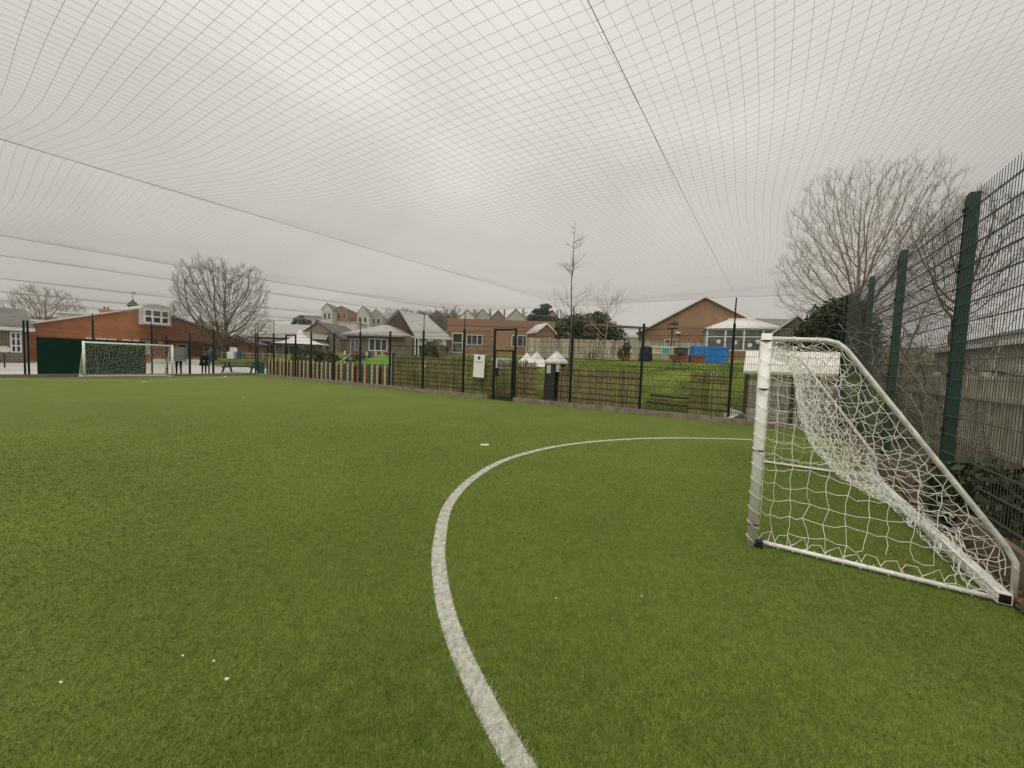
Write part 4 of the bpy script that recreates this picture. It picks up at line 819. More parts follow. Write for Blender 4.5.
for a in range(4): MB().tube([(3.3*math.cos(a*PI/2+.4), 2.6*math.sin(a*PI/2+.4), -.6), (3.3*math.cos(a*PI/2+.4), 2.6*math.sin(a*PI/2+.4), 1.8)], .06, 6).build('mast', 'steel', ts)
for k in range(9):
    p = at(232+k*8.4, 352, 46); 
pf = thing('post_and_rail_fence', 'low pale post and rail fence along the grass strip by the bare tree', 'fence', at(222, 352, 44).xy.to_3d()+Vector((0, 0, .85)), R(4))
each('fence_post', 'wood_pale', pf, [(k*.75-.05, k*.75+.05, -.04, .04, -.6, .72) for k in range(14)]); each('rail', 'wood_pale', pf, [(0, 9.8, -.06, -.041, .48, .58), (0, 9.8, -.06, -.041, .14, .22)])
st = [('white', 232, 346), ('redp', 240, 347)]
# house with hip-roofed bay and a tall gable
p = at(386, 350, 38); hh = thing('hip_roofed_house', 'house with pale hipped roof and dark gable above the play area', 'house', (p.x, p.y, tz(p.x, p.y)-.2), R(-4))
def zrel(py, Yd, px): return at(px, py, Yd).z-(tz(p.x, p.y)-.2)
e = 2.35
b = MB(); b.b2(-4.0, 2.6, 0, 6, -.4, e); b.b2(2.6, 5.6, 1.5, 6, -.4, e); b.build('wall', 'brick_g', hh)
b = MB(); b.add([(-4.5, -.5, e), (1.9, -.5, e), (2.4, 6.4, e), (-4.5, 6.4, e), (-1.2, 2.6, e+1.25), (-1.0, 3.2, e+1.25), (-4.5, -.5, e-.16), (1.9, -.5, e-.16), (2.4, 6.4, e-.16), (-4.5, 6.4, e-.16)], [(0, 1, 4), (1, 2, 5, 4), (2, 3, 5), (3, 0, 4, 5), (6, 7, 1, 0), (7, 8, 2, 1), (8, 9, 3, 2), (9, 6, 0, 3), (9, 8, 7, 6)]); b.build('hip_roof', 'slate_l', hh)
b = MB(); b.add([(-.2, 3.9, e+3.0), (3.0, 3.3, e+2.4), (6.4, .8, e-.1), (2.7, .9, e-.1), (-.2, 3.9, e+2.85), (3.0, 3.3, e+2.25), (6.4, .8, e-.22), (2.7, .9, e-.22)], [(0, 1, 2, 3), (7, 6, 5, 4), (0, 4, 5, 1), (1, 5, 6, 2), (2, 6, 7, 3), (3, 7, 4, 0)]); b.build('main_roof', 'slate_l', hh)
b = MB(); b.prism([(-2.6, e), (2.3, e), (-.2, e+2.8)], 3.6, 3.85); b.build('gable_wall', 'wood_dark', hh)
b = MB(); b.tube([(-2.7, 3.5, e+.1), (-.2, 3.5, e+2.92), (2.5, 3.5, e-.1)], .09, 4); b.build('bargeboard', 'slate_d', hh)
window(hh, -1.75, .15, .75, 2.0, 0, 3, 1, fr=.1); window(hh, -3.6, -2.7, .8, 1.9, 0, 2, 1, 'white', 'glass_l')
b = MB(); b.b2(2.8, 5.6, 1.2, 1.49, 1.5, 2.2); b.build('white_board', 'white', hh); each('porch_post', 'white', hh, [(x-.05, x+.05, 1.3, 1.49, 0, 1.5) for x in (2.8, 3.7, 4.6, 5.5)])
# brick flat roof building
p = at(500, 350, 41); fb = flat('flat_roofed_school', 'long flat-roofed brown brick building behind the notice and gate', (p.x, p.y, tz(p.x, p.y)), R(-3), 11.3, 8, 2.95, 'brick_b', 'fasc', [(-3.6, -1.9, .9, 2.0, 3, 1), (1.2, 3.0, .9, 2.1, 3, 1)], [(-5.0, -4.1, 2.05, 'slatep')], cat='school', over=.05, fas=.7)
window(fb, -5.15, -4.0, .02, 2.15, -.02, 1, 2, fr=.1)
p = at(430, 352, 36); pg = thing('white_pergola', 'low white framed pergola beside the flat-roofed brick building', 'pergola', (p.x, p.y, tz(p.x, p.y)), 0); each('upright', 'white', pg, [(x-.05, x+.05, y, y+.1, 0, 1.65) for x in (-1.4, -.1, 1.2) for y in (-.05, 1.2)]); each('beam', 'white', pg, [(-1.8, 1.6, -.07, .07, 1.65, 1.75), (-1.8, 1.6, 1.15, 1.32, 1.65, 1.75)])
# grey picket fence across the garden
def board_fence(name, label, loc, rz, L, h_, m, seed, bw=.125, gap=.02, posts=1.85, var=.02):
    rg = random.Random(seed); root = thing(name, label, 'fence', loc, rz); b = MB(); x = 0
    while x < L: wd = bw+rg.gauss(0, .006); b.box((x+wd/2, rg.gauss(0, .004), h_/2), (wd, .02, h_+rg.gauss(0, var)*2), rz=rg.gauss(0, .01), ry=rg.gauss(0, .006)); x += wd+gap
    b.build('boards', m, root); each('rail', m, root, [(0, L, .012, .06, .35, .43), (0, L, .012, .06, h_*.75, h_*.75+.08)])
    for k in range(int(L/posts)+1): MB().b2(k*posts-.05, k*posts+.05, -.12, -.015, -.1, h_+.08).build('fence_post', m, root)
    return root
p = at(526, 350, 31); q = at(704, 350, 29); z0 = tz(p.x, p.y); L = (q-p).xy.length
board_fence('picket_fence', 'silver grey timber fence running across the raised garden', (p.x, p.y, z0-.05), math.atan2(q.y-p.y, q.x-p.x), L, 1.65, 'wood', 3, gap=.03)
# bungalow with gable, conservatory
p = at(702, 350, 37); zb = tz(p.x, p.y); bg = gable('bungalow', 'brown brick bungalow gable behind the white conservatory', (p.x, p.y, zb-.1), R(-25), 11.6, 12, 2.75, 6.05, 'brick_b', 'slate', over=.3, chim=None)
b = MB(); b.box((-2.2, -.1, 2.75), (.45, .2, .16)); b.build('security_lamp', 'white', bg); window(bg, -3.4, -2.3, .9, 2.1, 0, 2, 1)
p = at(743, 352, 31.5); cv = thing('conservatory', 'white framed conservatory with hipped translucent roof', 'conservatory', (p.x, p.y, tz(p.x, p.y)+.25), R(-22)); w_ = 2.75; he = 2.35
b = MB(); b.b2(-w_, w_, 0, .2, -.5, .6); b.b2(-w_, -w_+.2, .2, 4, -.5, .6); b.b2(w_-.2, w_, .2, 4, -.5, .6); b.build('dwarf_wall', 'brick_b', cv)
b = MB(); b.b2(-w_+.08, w_-.08, .06, .1, .62, he-.05); b.b2(-w_+.06, -w_+.1, .1, 4, .62, he-.05); b.b2(w_-.1, w_-.06, .1, 4, .62, he-.05); b.build('glazing', 'glass_l', cv)
b = MB()
for i in range(5): x = -w_+.06+i*(2*w_-.12)/4; b.b2(x-.07, x+.07, 0, .14, .6, he)
b.b2(-w_, w_, -.005, .145, .6, .72); b.b2(-w_, w_, -.01, .15, he-.06, he+.06); b.b2(-w_, w_, -.004, .144, 1.72, 1.80)
for y in (1.3, 2.6): b.b2(-w_-.0, -w_+.13, y-.05, y+.05, .6, he); b.b2(w_-.13, w_, y-.05, y+.05, .6, he)
b.build('frame', 'white', cv)
b = MB(); R5 = [(-w_-.15, -.15, he+.06), (w_+.15, -.15, he+.06), (w_+.15, 4.2, he+.06), (-w_-.15, 4.2, he+.06), (-.9, 1.9, he+1.0), (.9, 1.9, he+1.0)]
b.add(R5, [(0, 1, 5, 4), (1, 2, 5), (2, 3, 4, 5), (3, 0, 4), (3, 2, 1, 0)]); b.build('roof', 'polyc', cv)
b = MB()
for i in range(9):
    t = i/8; b.tube([(-w_-.15+t*(2*w_+.3), -.15, he+.08), (-.9+1.8*t, 1.9, he+1.03)], .03, 4)
b.tube([(-1.0, 1.9, he+1.05), (1.0, 1.9, he+1.05)], .06, 5); b.build('glazing_bars', 'white', cv)
b = MB()
for x in (-1.9, -.55, .9): b.lathe([(.16, -.004), (.16, .004)], 10, (x, -.0, 0))
for k, (x, z) in enumerate(((-1.8, 1.35), (-.6, 1.3), (.45, 1.1), (1.0, 1.4))): o = MB().lathe([(.17, -.004), (.17, .004)], 10).build('paper_snowflake', 'paper', cv); o.rotation_euler.x = R(90); o.location = (x, .045, z)
p = at(795, 350, 46); gable('tiled_house', 'grey tiled house roof behind the bungalow at right', (p.x, p.y, tz(p.x, p.y)-.2), R(-6), 12, 9, 3.4, 6.2, 'brick_g', 'slate', [(-1, .6, 1, 2.3, 2, 1)], axis='x', chim=((-5.2, 4.5, 7.0),))
p = at(795, 350, 30); gable('dark_shed', 'small brown gabled shed partly behind the white goal post', (p.x, p.y, tz(p.x, p.y)), R(-35), 3.0, 4, 2.2, 3.5, 'brick_g', 'slate_d', cat='shed')
p = at(622, 340, 36); cp = thing('carport', 'pale flat canopy roof on posts beside the bungalow', 'carport', (p.x, p.y, tz(p.x, p.y)), R(3)); b = MB(); b.slab((-2.6, 0, 3.1), (2.6, 0, 3.0), (2.6, 4, 3.35), (-2.6, 4, 3.45), .16); b.build('roof', 'felt', cp); each('support_post', 'wood_dark', cp, [(x-.08, x+.08, .1, .26, 0, 3.0) for x in (-2.2, -.2, 1.7)]); p = at(604, 335, 44); gable('pale_garage', 'pale rendered garage visible under the canopy roof', (p.x, p.y, tz(p.x, p.y)), 0, 5.0, 5, 2.3, 3.4, 'render', 'zinc', cat='garage')
p = at(546, 335, 38); gable('glazed_lean_to', 'small greenhouse roof edge beyond the grey picket fence', (p.x, p.y, tz(p.x, p.y)), R(20), 1.9, 2.5, 2.2, 3.0, 'brick_b', 'zinc', cat='greenhouse', over=.15)
# right: timber fence, rendered house behind the end fence
board_fence('close_board_fence', 'weathered close-board timber fence behind the tall green mesh', W(1.5, -3.35, -.05), ROT, 12.5, 1.62, 'wood', 9, .11, .006, 2.2, .008)
pg_ = thing('pale_house', 'pale rendered house wall behind the timber fence at the right edge', 'house', W(24.5, -9.0, 0), ROT+R(180)); b = MB(); b.b2(-9, 6, 0, 7, -.3, 3.15); b.build('wall', 'render', pg_)
b = MB(); b.slab((-9.4, -.5, 3.15), (6.4, -.5, 3.15), (6.4, 3.5, 4.5), (-9.4, 3.5, 4.5), .15); b.slab((-9.4, 7.5, 3.15), (-9.4, 3.5, 4.5), (6.4, 3.5, 4.5), (6.4, 7.5, 3.15), .15); b.build('roof', 'slate_d', pg_); b = MB(); b.b2(-9.4, 6.4, -.56, -.505, 2.95, 3.17); b.build('fascia', 'white', pg_)
o = hull('bin_bag', [(random.gauss(0, .14), random.gauss(0, .12), abs(random.gauss(.16, .12))) for _ in range(90)], 'black', W(4.55, -2.25, 0)); tag(o, 'black rubbish bag behind the mesh at the right edge', 'bag')
o = MB().b2(-.16, .16, -.1, .1, 0, .05).build('pallet_offcut', 'whitebd', loc=W(4.60, -2.25, .44), rz=ROT); tag(o, 'short pale board lying on the black rubbish bag', 'board')
# houses on the hill
for i, (px, Yd, wd, hs, rid, wm, rm, lab, win) in enumerate([
    (466, 150, 6.5, 6.2, 9.3, 'render', 'slate', 'white gabled house, leftmost of the terrace on the hill', 1),
    (481.5, 156, 7.5, 6.6, 9.8, 'greyr', 'slate', 'grey gabled house, second from the left in the hill terrace', 1),
    (497, 150, 6.3, 6.2, 9.6, 'brick_g', 'slate', 'buff gabled house, narrow one in the middle of the hill terrace', 1),
    (514.5, 148, 8.4, 6.2, 10.2, 'greyr', 'slate', 'broad grey gabled house in the hill terrace above the gate', 1),
    (531.5, 154, 7.4, 6.2, 9.6, 'greyr', 'slate', 'grey gabled house just left of the dark conifer on the hill', 1),
    (551, 156, 6.8, 6.4, 10.4, 'brick_b', 'slate_d', 'brown gabled house just right of the dark conifer on the hill', 1)]):
    g0 = onground(px, Yd); gable('gabled_house', lab, (g0.x, g0.y, g0.z-.6), R(-4), wd, 10, hs, rid, wm, rm, [(-wd*.28, -wd*.06, hs-2.2, hs-.6), (wd*.08, wd*.30, hs-2.2, hs-.6)], group='gabled houses along the hill', chim=((wd*.3, 5, rid+.6),), fascia=None)
for i, (px, Yd, wd, hs, rid, wm, rm, lab) in enumerate([
    (326.5, 100, 2.7, 8.3, 9.9, 'render', 'slate', 'tall narrow white house on the hill above the pencil fence'),
    (341, 104, 3.6, 8.4, 9.3, 'brick_b', 'slate', 'brown brick house beside the narrow white house on the hill'),
    (362, 125, 4.2, 6.6, 9.2, 'render', 'slate', 'pale gabled house behind the hipped roof on the hill'),
    (375, 130, 4.6, 6.0, 8.4, 'greyr', 'slate_l', 'grey house half hidden behind the tall dark gable'),
    (403, 168, 7.0, 5.2, 8.2, 'greyr', 'slate', 'faint grey gabled house just right of the white sloping roof'),
    (419, 172, 7.4, 5.4, 8.6, 'greyr', 'slate', 'faint grey gabled house left of the brick building, near the bare trees'),
    (436, 168, 7.2, 5.6, 8.8, 'brick_g', 'slate', 'faint buff gabled house among the hillside trees'),
    (452, 172, 7.0, 5.8, 9.2, 'greyr', 'slate_d', 'faint grey gabled house left of the white terrace end house')]):
    g0 = onground(px, Yd); gable('gabled_house', lab, (g0.x, g0.y, g0.z-.4), R(6), wd, 8, hs, rid, wm, rm, [(-wd*.3, -wd*.05, hs-2.4, hs-.8), (wd*.1, wd*.32, hs-2.4, hs-.8)], group='gabled houses along the hill', fascia=None, over=.1)
g0 = onground(313, 100); flat('flat_block', 'pale flat-topped block beside the narrow white house', (g0.x, g0.y, g0.z-.5), R(8), 4.2, 7, 6.6, 'greyr', 'zinc', [(-1.6, -.4, 4.4, 5.8), (.4, 1.6, 4.4, 5.8)], fas=.3)
g0 = onground(347, 88); flat('flat_block', 'low white block below the pale gabled house on the hill', (g0.x, g0.y, g0.z-.4), R(0), 4.4, 6, 5.6, 'render', 'zinc', [(-1.6, -.3, 3.4, 4.8)], fas=.2)
g0 = onground(318, 70); gable('low_bungalow', 'brown roofed bungalow below the narrow white house', (g0.x, g0.y, g0.z-.3), R(-10), 9, 8, 2.6, 5.4, 'brick_g', 'slate_d', fascia=None)

# ------------------------------------------------------------------ garden and playground furniture
p = onground(646, 25.5); cb = thing('compost_bin', 'dark navy plastic bin with lid beside the cream garden bench', 'bin', p, 0); b = MB(); b.lathe([(.44, 0), (.42, .3), (.38, .75), (.34, .82)], 14); b.build('bin_body', 'navy', cb); b = MB(); b.lathe([(.37, .82), (.38, .86), (.30, .95), (.05, .98)], 14); b.build('lid', 'navy', cb)
p = onground(661.5, 26); gb = thing('garden_bench', 'cream slatted garden bench with a turquoise toy on its seat', 'bench', p, R(-4)); w_ = .95
b = MB()
for k in range(4): b.b2(-w_, w_, -.45+k*.115, -.35+k*.115, .40, .43)
b.build('seat', 'cream', gb); b = MB(); b.b2(-w_, w_, .02, .06, .86, .96); b.b2(-w_, w_, .02, .06, .48, .54)
for k in range(11): x = -w_+.09+k*(2*w_-.18)/10; b.b2(x-.035, x+.035, .025, .05, .54, .86)
b.build('backrest', 'cream', gb)
for x in (-w_+.04, w_-.04):
    for y in (-.44, .04): MB().b2(x-.04, x+.04, y-.04, y+.04, 0, .64 if y < 0 else .96).build('leg', 'cream', gb)
    MB().b2(x-.045, x+.045, -.5, .0, .64, .68).build('armrest', 'cream', gb)
o = hull('toy_bucket', [(.2*math.cos(a)*s, .16*math.sin(a)*s, z) for a in np.linspace(0, 6, 12) for s, z in ((1, 0), (1.15, .34), (.7, .42))], 'turq', (p.x+.2, p.y-.2, p.z+.43)); tag(o, 'turquoise toy tub sitting on the cream garden bench', 'toy')
p = onground(681, 25.5); o = MB().b2(-.33, .33, -.3, .3, 0, .85).b2(-.36, .36, -.33, .33, .85, .9).b2(-.3, .3, -.31, -.301, .1, .8).build('wooden_crate', 'wood_dark', loc=p); tag(o, 'brown wooden crate cupboard right of the cream bench', 'crate')
for px, lab in ((680, 'terracotta trough, left one below the blue tarpaulin'), (697, 'terracotta trough, right one against the blue tarpaulin')):
    p = onground(px, 23.6, -.02); tr = thing('planter', lab, 'planter', p, R(3), 'terracotta troughs on the garden lawn'); b = MB(); b.add([(-.38, -.16, 0), (.38, -.16, 0), (.38, .16, 0), (-.38, .16, 0), (-.45, -.2, .34), (.45, -.2, .34), (.45, .2, .34), (-.45, .2, .34)], [(3, 2, 1, 0), (0, 1, 5, 4), (1, 2, 6, 5), (2, 3, 7, 6), (3, 0, 4, 7), (4, 5, 6, 7)]); b.b2(-.48, .48, -.23, .23, .34, .40); b.build('trough', 'terra', tr); MB().b2(-.42, .42, -.17, .17, .401, .415).build('soil', 'wood_dark', tr)
p = onground(709, 24.3, -.02); rg = random.Random(2); pts = []
tb = MB(); nx, nz = 12, 6; rows = []
for j in range(nz+1):
    t = j/nz
    for i in range(24):
        a = 2*PI*i/24; f = lambda v: math.copysign(abs(v)**.4, v); k = 1-.05*t+.03*math.sin(5*a+3*t)+(.05*math.sin(9*a) if j == 0 else 0)
        rows.append((f(math.cos(a))*1.14*k, f(math.sin(a))*.5*k, 1.02*t+.02*math.sin(7*a)*t))
tb.add(rows+[(0, 0, 1.06)], [(j*24+i, j*24+(i+1) % 24, (j+1)*24+(i+1) % 24, (j+1)*24+i) for j in range(nz) for i in range(24)]+[(nz*24+i, nz*24+(i+1) % 24, (nz+1)*24) for i in range(24)])
tag(tb.build('covered_stack', 'blue', loc=p, rz=R(2)), 'boxy garden stack under a bright blue tarpaulin', 'tarpaulin')
p = onground(678, 20); ps = thing('plant_stand', 'dark bent wire plant stand on the open lawn', 'stand', p, 0); b = MB(); b.tube([(-.2, 0, 0), (-.1, 0, .28), (0, 0, .45), (.15, 0, .5)], .02, 5); b.tube([(.2, 0, 0), (.02, 0, .3), (0, 0, .45)], .02, 5); b.build('frame', 'slatep', ps); MB().lathe([(.1, .0), (.14, .14)], 10, (.15, 0, .5)).build('pot', 'slatep', ps)
p = onground(608, 26); lb_ = MB()
p = onground(627, 24.2); o = MB().lathe([(.16, 0), (.22, .3), (.24, .34), (.2, .34)], 12).build('flower_pot', 'terra', loc=p); tag(o, 'small terracotta pot before the grey picket fence', 'pot')
p = onground(671, 28.3); bt = thing('bird_table', 'thin bird table post with little roof against the bungalow gable', 'bird table', p, 0); b = MB(); b.tube([(0, 0, 0), (0, 0, 2.2)], .045, 6); b.build('post', 'wood_dark', bt); MB().b2(-.3, .3, -.25, .25, 2.2, 2.24).build('tray', 'wood_dark', bt); b = MB(); b.prism([(-.36, 2.5), (.36, 2.5), (0, 2.75)], -.3, .3); b.build('roof', 'wood_dark', bt); [MB().tube([(x, y, 2.24), (x, y, 2.5)], .02, 4).build('support', 'wood_dark', bt) for x in (-.25, .25) for y in (-.2, .2)]
for k in range(2):
    q0 = onground(416, 21); 
pk = thing('low_picket', 'row of low white pickets behind the mossy willow screens', 'picket fence', onground(415, 21.5), R(0)); b = MB()
for k in range(15): b.prism([(k*.13, 0), (k*.13+.07, 0), (k*.13+.07, .42), (k*.13+.035, .5), (k*.13, .42)], -.01, .01)
b.build('pickets', 'whitebd', pk); MB().b2(0, 1.9, .012, .03, .2, .26).build('rail', 'whitebd', pk)
# picnic table
p = at(241, 372, 28.3); pt = thing('picnic_table', 'dark A-frame picnic table with benches beyond the far fence', 'picnic table', (p.x, p.y, 0), R(12)); b = MB()
for k in range(5): b.b2(-1.0, 1.0, -.38+k*.155, -.24+k*.155, .72, .76)
b.build('tabletop', 'slatep', pt)
for s in (-1, 1): MB().b2(-1.0, 1.0, s*.72-.13, s*.72+.13, .44, .48).build('bench_seat', 'slatep', pt)
for x in (-.72, .72):
    for s in (-1, 1): b = MB(); b.box((x, s*.42, .36), (.07, .09, .86), rx=s*R(32)); b.build('leg', 'slatep', pt)
    MB().b2(x+.036, x+.076, -.82, .82, .36, .44).build('cross_beam', 'slatep', pt)
pt.scale = (1.25, 1.05, 1.0)
# green bin
p = at(261, 373, 27.6); gb = thing('litter_bin', 'green litter bin at the far corner of the side fence', 'bin', (p.x, p.y, 0), R(20)); b = MB(); b.prism([(-.27, 0), (.27, 0), (.31, .85), (-.31, .85)], -.28, .28); b.build('bin_body', 'binp', gb); MB().b2(-.33, .33, -.31, .31, .85, .93).build('lid', 'binp', gb); MB().lathe([(.09, -.003), (.09, .003)], 12).build('emblem', 'white', gb).location = (0, 0, 0)
o = gb.children[-1]; o.rotation_euler.x = R(90); o.location = (0, -.284, .6); gb.scale = (.62, .62, .95)
p = at(270, 373, 28.8); o = MB().tube([(0, 0, 0), (0, 0, .75), (0, 0, 1.0)], [.19, .19, .05], 10).build('bollard', 'bluep', loc=(p.x, p.y, 0)); tag(o, 'stubby blue play bollard between the bin and pencil fence', 'bollard')
# low steps and railing in front of the hall
a, _ = onV(196, 360, 50); rl = thing('ramp_railing', 'low pale ramp wall with dark railing in front of the brick hall', 'railing', W(a-1, 50, 0), ROT); b = MB(); b.b2(-2.5, 5.5, 0, .3, -.1, .55); b.build('ramp_wall', 'render', rl); b = MB()
for k in range(9): b.tube([(-2.4+k, .15, .55), (-2.4+k, .15, 1.5)], .025, 5)
b.tube([(-2.4, .15, 1.5), (5.6, .15, 1.5)], .025, 5); b.tube([(-2.4, .15, 1.05), (5.6, .15, 1.05)], .02, 5); b.build('handrail', 'slatep', rl)
for i, (px, Yd, m, lab) in enumerate([(232, 43, 'white', 'white toy cabinet by the red outbuilding'), (236.5, 43.4, 'bluep', 'blue toy seat next to the white toy cabinet')]):
    p = at(px, 352, Yd); o = MB().b2(-.35, .35, -.3, .3, 0, .75).b2(-.4, .4, .2, .3, .75, 1.25 if i == 0 else 1.0).build('play_unit', m, loc=(p.x, p.y, .75)); tag(o, lab, 'play unit')
p = onground(232, 43.2); b = MB().b2(-4, 10, -1.5, 3, -.8, .74); o = b.build('grass_terrace', 'lawn', loc=at(222, 352, 43.5).xy.to_3d(), rz=R(4)); tag(o, kind='structure')

# ------------------------------------------------------------------ people
def person(label, loc, rz, h_, J, legs, top, hairc='hair', coat=None, coatlen=.75):
    """J overrides joint positions (metres for a 1.75 m figure, facing -y)"""
    root = thing('person', label, 'person', loc, rz); k = h_/1.75
    P = dict(pel=(0, 0, .95), wai=(0, 0, 1.10), che=(0, -.01, 1.33), nec=(0, 0, 1.49), chin=(0, -.02, 1.57), hed=(0, -.015, 1.66), crn=(0, -.005, 1.73), nos=(0, -.105, 1.62),
             shl=(-.18, 0, 1.42), ell=(-.25, .02, 1.14), wrl=(-.26, -.06, .90), hal=(-.26, -.09, .83), shr=(.18, 0, 1.42), elr=(.25, .02, 1.14), wrr=(.26, -.06, .90), har=(.26, -.09, .83),
             hil=(-.09, 0, .90), knl=(-.10, -.03, .50), anl=(-.10, .03, .09), tol=(-.11, -.13, .04), hir=(.09, 0, .90), knr=(.10, -.03, .50), anr=(.10, .03, .09), tor=(.11, -.13, .04)); P.update(J)
    Rr = dict(pel=.135, wai=.125, che=.145, nec=.055, chin=.07, hed=.088, crn=.06, nos=.018, shl=.062, shr=.062, ell=.045, elr=.045, wrl=.03, wrr=.03, hal=.032, har=.032, hil=.09, hir=.09, knl=.06, knr=.06, anl=.045, anr=.045, tol=.038, tor=.038)
    E = [('pel', 'wai'), ('wai', 'che'), ('che', 'nec'), ('nec', 'chin'), ('chin', 'hed'), ('hed', 'crn'), ('hed', 'nos')]
    for s in 'lr': E += [('che', 'sh'+s), ('sh'+s, 'el'+s), ('el'+s, 'wr'+s), ('wr'+s, 'ha'+s), ('pel', 'hi'+s), ('hi'+s, 'kn'+s), ('kn'+s, 'an'+s), ('an'+s, 'to'+s)]
    names = list(P); co = [Vector(P[q])*k for q in names]; ed = [(names.index(a), names.index(b_)) for a, b_ in E]; rad = [Rr[q]*k for q in names]
    for s in 'lr':
        w0, h0 = Vector(P['wr'+s]), Vector(P['ha'+s]); d = (h0-w0).normalized(); sd = Vector((1, 0, 0)) if abs(d.x) < .8 else Vector((0, 0, 1)); sd = d.cross(sd).normalized()
        for f in range(4):
            base = h0+sd*(.027-.018*f); i0 = len(co); co += [(base+d*.035)*k, (base+d*(.07+.012*(f in (1, 2))))*k]; rad += [.0095*k, .0075*k]; ed += [(names.index('ha'+s), i0), (i0, i0+1)]
        i0 = len(co); co += [(w0+sd*.045+d*.04)*k, (w0+sd*.055+d*.075)*k]; rad += [.011*k, .009*k]; ed += [(names.index('ha'+s), i0), (i0, i0+1)]
    me = bpy.data.meshes.new('body'); me.from_pydata(co, ed, []); o = bpy.data.objects.new('body', me); C.objects.link(o)
    sk = o.modifiers.new('s', 'SKIN'); 
    for i, v in enumerate(me.skin_vertices[0].data): v.radius = (rad[i], rad[i]); v.use_root = i == 0
    o.modifiers.new('d', 'SUBSURF').levels = 1; o.modifiers['d'].render_levels = 1
    dg = bpy.context.evaluated_depsgraph_get(); nm = bpy.data.meshes.new_from_object(o.evaluated_get(dg)); bpy.data.objects.remove(o)
    for q in ('skin', top, legs, 'shoe'): nm.materials.append(M[q])
    tor = Vector(P['nec'])*k
    for pl_ in nm.polygons:
        c = pl_.center; hands = any((c-Vector(P[q])*k).length < .11*k for q in ('hal', 'har')); pl_.use_smooth = True
        pl_.material_index = 3 if c.z < .1*k else 0 if (hands or (c-Vector(P['hed'])*k).length < .17*k) else 2 if c.z < .98*k and abs(c.x) < .2*k else 1
    bo = bpy.data.objects.new('body', nm); C.objects.link(bo); bo.parent = root
    hd = Vector(P['hed'])*k; b = MB(); b.lathe([(.10*k, -.03*k), (.108*k, .03*k), (.085*k, .085*k), (.03*k, .115*k)], 12, (hd.x, hd.y+.018*k, hd.z)); b.build('hair', hairc, root, True)
    for sx in (-1, 1): MB().lathe([(.004, -.008*k), (.011*k, 0), (.004, .008*k)], 6, (hd.x+sx*.033*k, hd.y-.084*k, hd.z+.0)).build('eye', 'shoe', root)
    if coat:
        ch, pe = Vector(P['che'])*k, Vector(P['pel'])*k; b = MB(); rows = [(pe+Vector((0, 0, (coatlen-.95)*k)), .29, .24), (pe, .245, .20), (Vector(P['wai'])*k, .185, .15), (ch, .20, .15), (Vector(P['che'])*k*.35+Vector(P['nec'])*k*.65, .14, .11), (Vector(P['nec'])*k+Vector((0, 0, .01)), .075, .075)]; vs = []; n_ = 16
        for c, a, d in rows: vs += [(c.x+math.cos(t)*a*k, c.y+math.sin(t)*d*k, c.z) for t in np.linspace(0, 2*PI, n_, endpoint=False)]
        b.add(vs, [(i*n_+j, i*n_+(j+1) % n_, (i+1)*n_+(j+1) % n_, (i+1)*n_+j) for i in range(5) for j in range(n_)])
        for s in 'lr': b.tube([Vector(P['sh'+s])*k, Vector(P['el'+s])*k, Vector(P['wr'+s])*k], [.085*k, .07*k, .05*k], 10)
        b.build('coat', coat, root, True)
    return root
p1 = at(179, 374, 23.2); r1 = R(-32)
person('person in dark trousers holding a grey slatted board before their body', (p1.x, p1.y, 0), -r1, 1.72, dict(ell=(-.28, -.10, 1.16), wrl=(-.27, -.24, 1.02), hal=(-.27, -.27, 1.08), elr=(.28, -.10, 1.16), wrr=(.27, -.24, 1.02), har=(.27, -.27, 1.08), knl=(-.10, -.09, .50), anl=(-.13, .10, .10), tol=(-.14, -.06, .04), knr=(.10, -.10, .5), anr=(.12, -.12, .09), tor=(.13, -.28, .04)), 'trous', 'jacket', coat='jacket', coatlen=.85)
gb_ = thing('slatted_board', 'light grey slatted board held upright by the person at the gate', 'board', (p1.x, p1.y, 0), -r1); b = MB()
for kx in range(6): b.b2(-.34, .34, -.36, -.33, .84+kx*.14, .965+kx*.14)
b.build('slat', 'greyboard', gb_); b = MB(); b.b2(-.39, -.345, -.37, -.32, .8, 1.70); b.b2(.345, .39, -.37, -.32, .8, 1.70); b.build('frame', 'steel', gb_)
p2 = at(204, 374.5, 23.9); person('person in a short black coat leaning forward by the far gate', (p2.x, p2.y, 0), R(60), 1.5, dict(che=(0, -.07, 1.30), nec=(0, -.13, 1.44), chin=(0, -.17, 1.51), hed=(0, -.18, 1.59), crn=(0, -.18, 1.66), nos=(0, -.28, 1.55), shl=(-.18, -.09, 1.38), shr=(.18, -.09, 1.38), ell=(-.24, -.12, 1.1), wrl=(-.18, -.3, 1.0), hal=(-.15, -.36, 1.0), elr=(.24, -.12, 1.1), wrr=(.18, -.3, 1.0), har=(.15, -.36, 1.0)), 'trous', 'coat', coat='coat', coatlen=.68)
p3 = at(211, 374, 24.6); person('taller person in grey-blue jeans and slate jacket behind the black-coated one', (p3.x, p3.y, 0), R(40), 1.78, {}, 'jeans', 'jacket', coat='jacket', coatlen=.9)

# ------------------------------------------------------------------ damp winter air
hz = MB().b2(-440, 440, -320, 440, -1.2, 34).build('haze', 'lawn'); hm = bpy.data.materials.new('damp_air'); hm.use_nodes = True; hm.node_tree.nodes.clear()
ho = hm.node_tree.nodes.new('ShaderNodeOutputMaterial'); hv = hm.node_tree.nodes.new('ShaderNodeVolumePrincipled'); hv.inputs['Color'].default_value = (.93, .92, .89, 1); hv.inputs['Density'].default_value = .0004
hm.node_tree.links.new(hv.outputs[0], ho.inputs['Volume']); hz.data.materials.clear(); hz.data.materials.append(hm); tag(hz, kind='stuff')
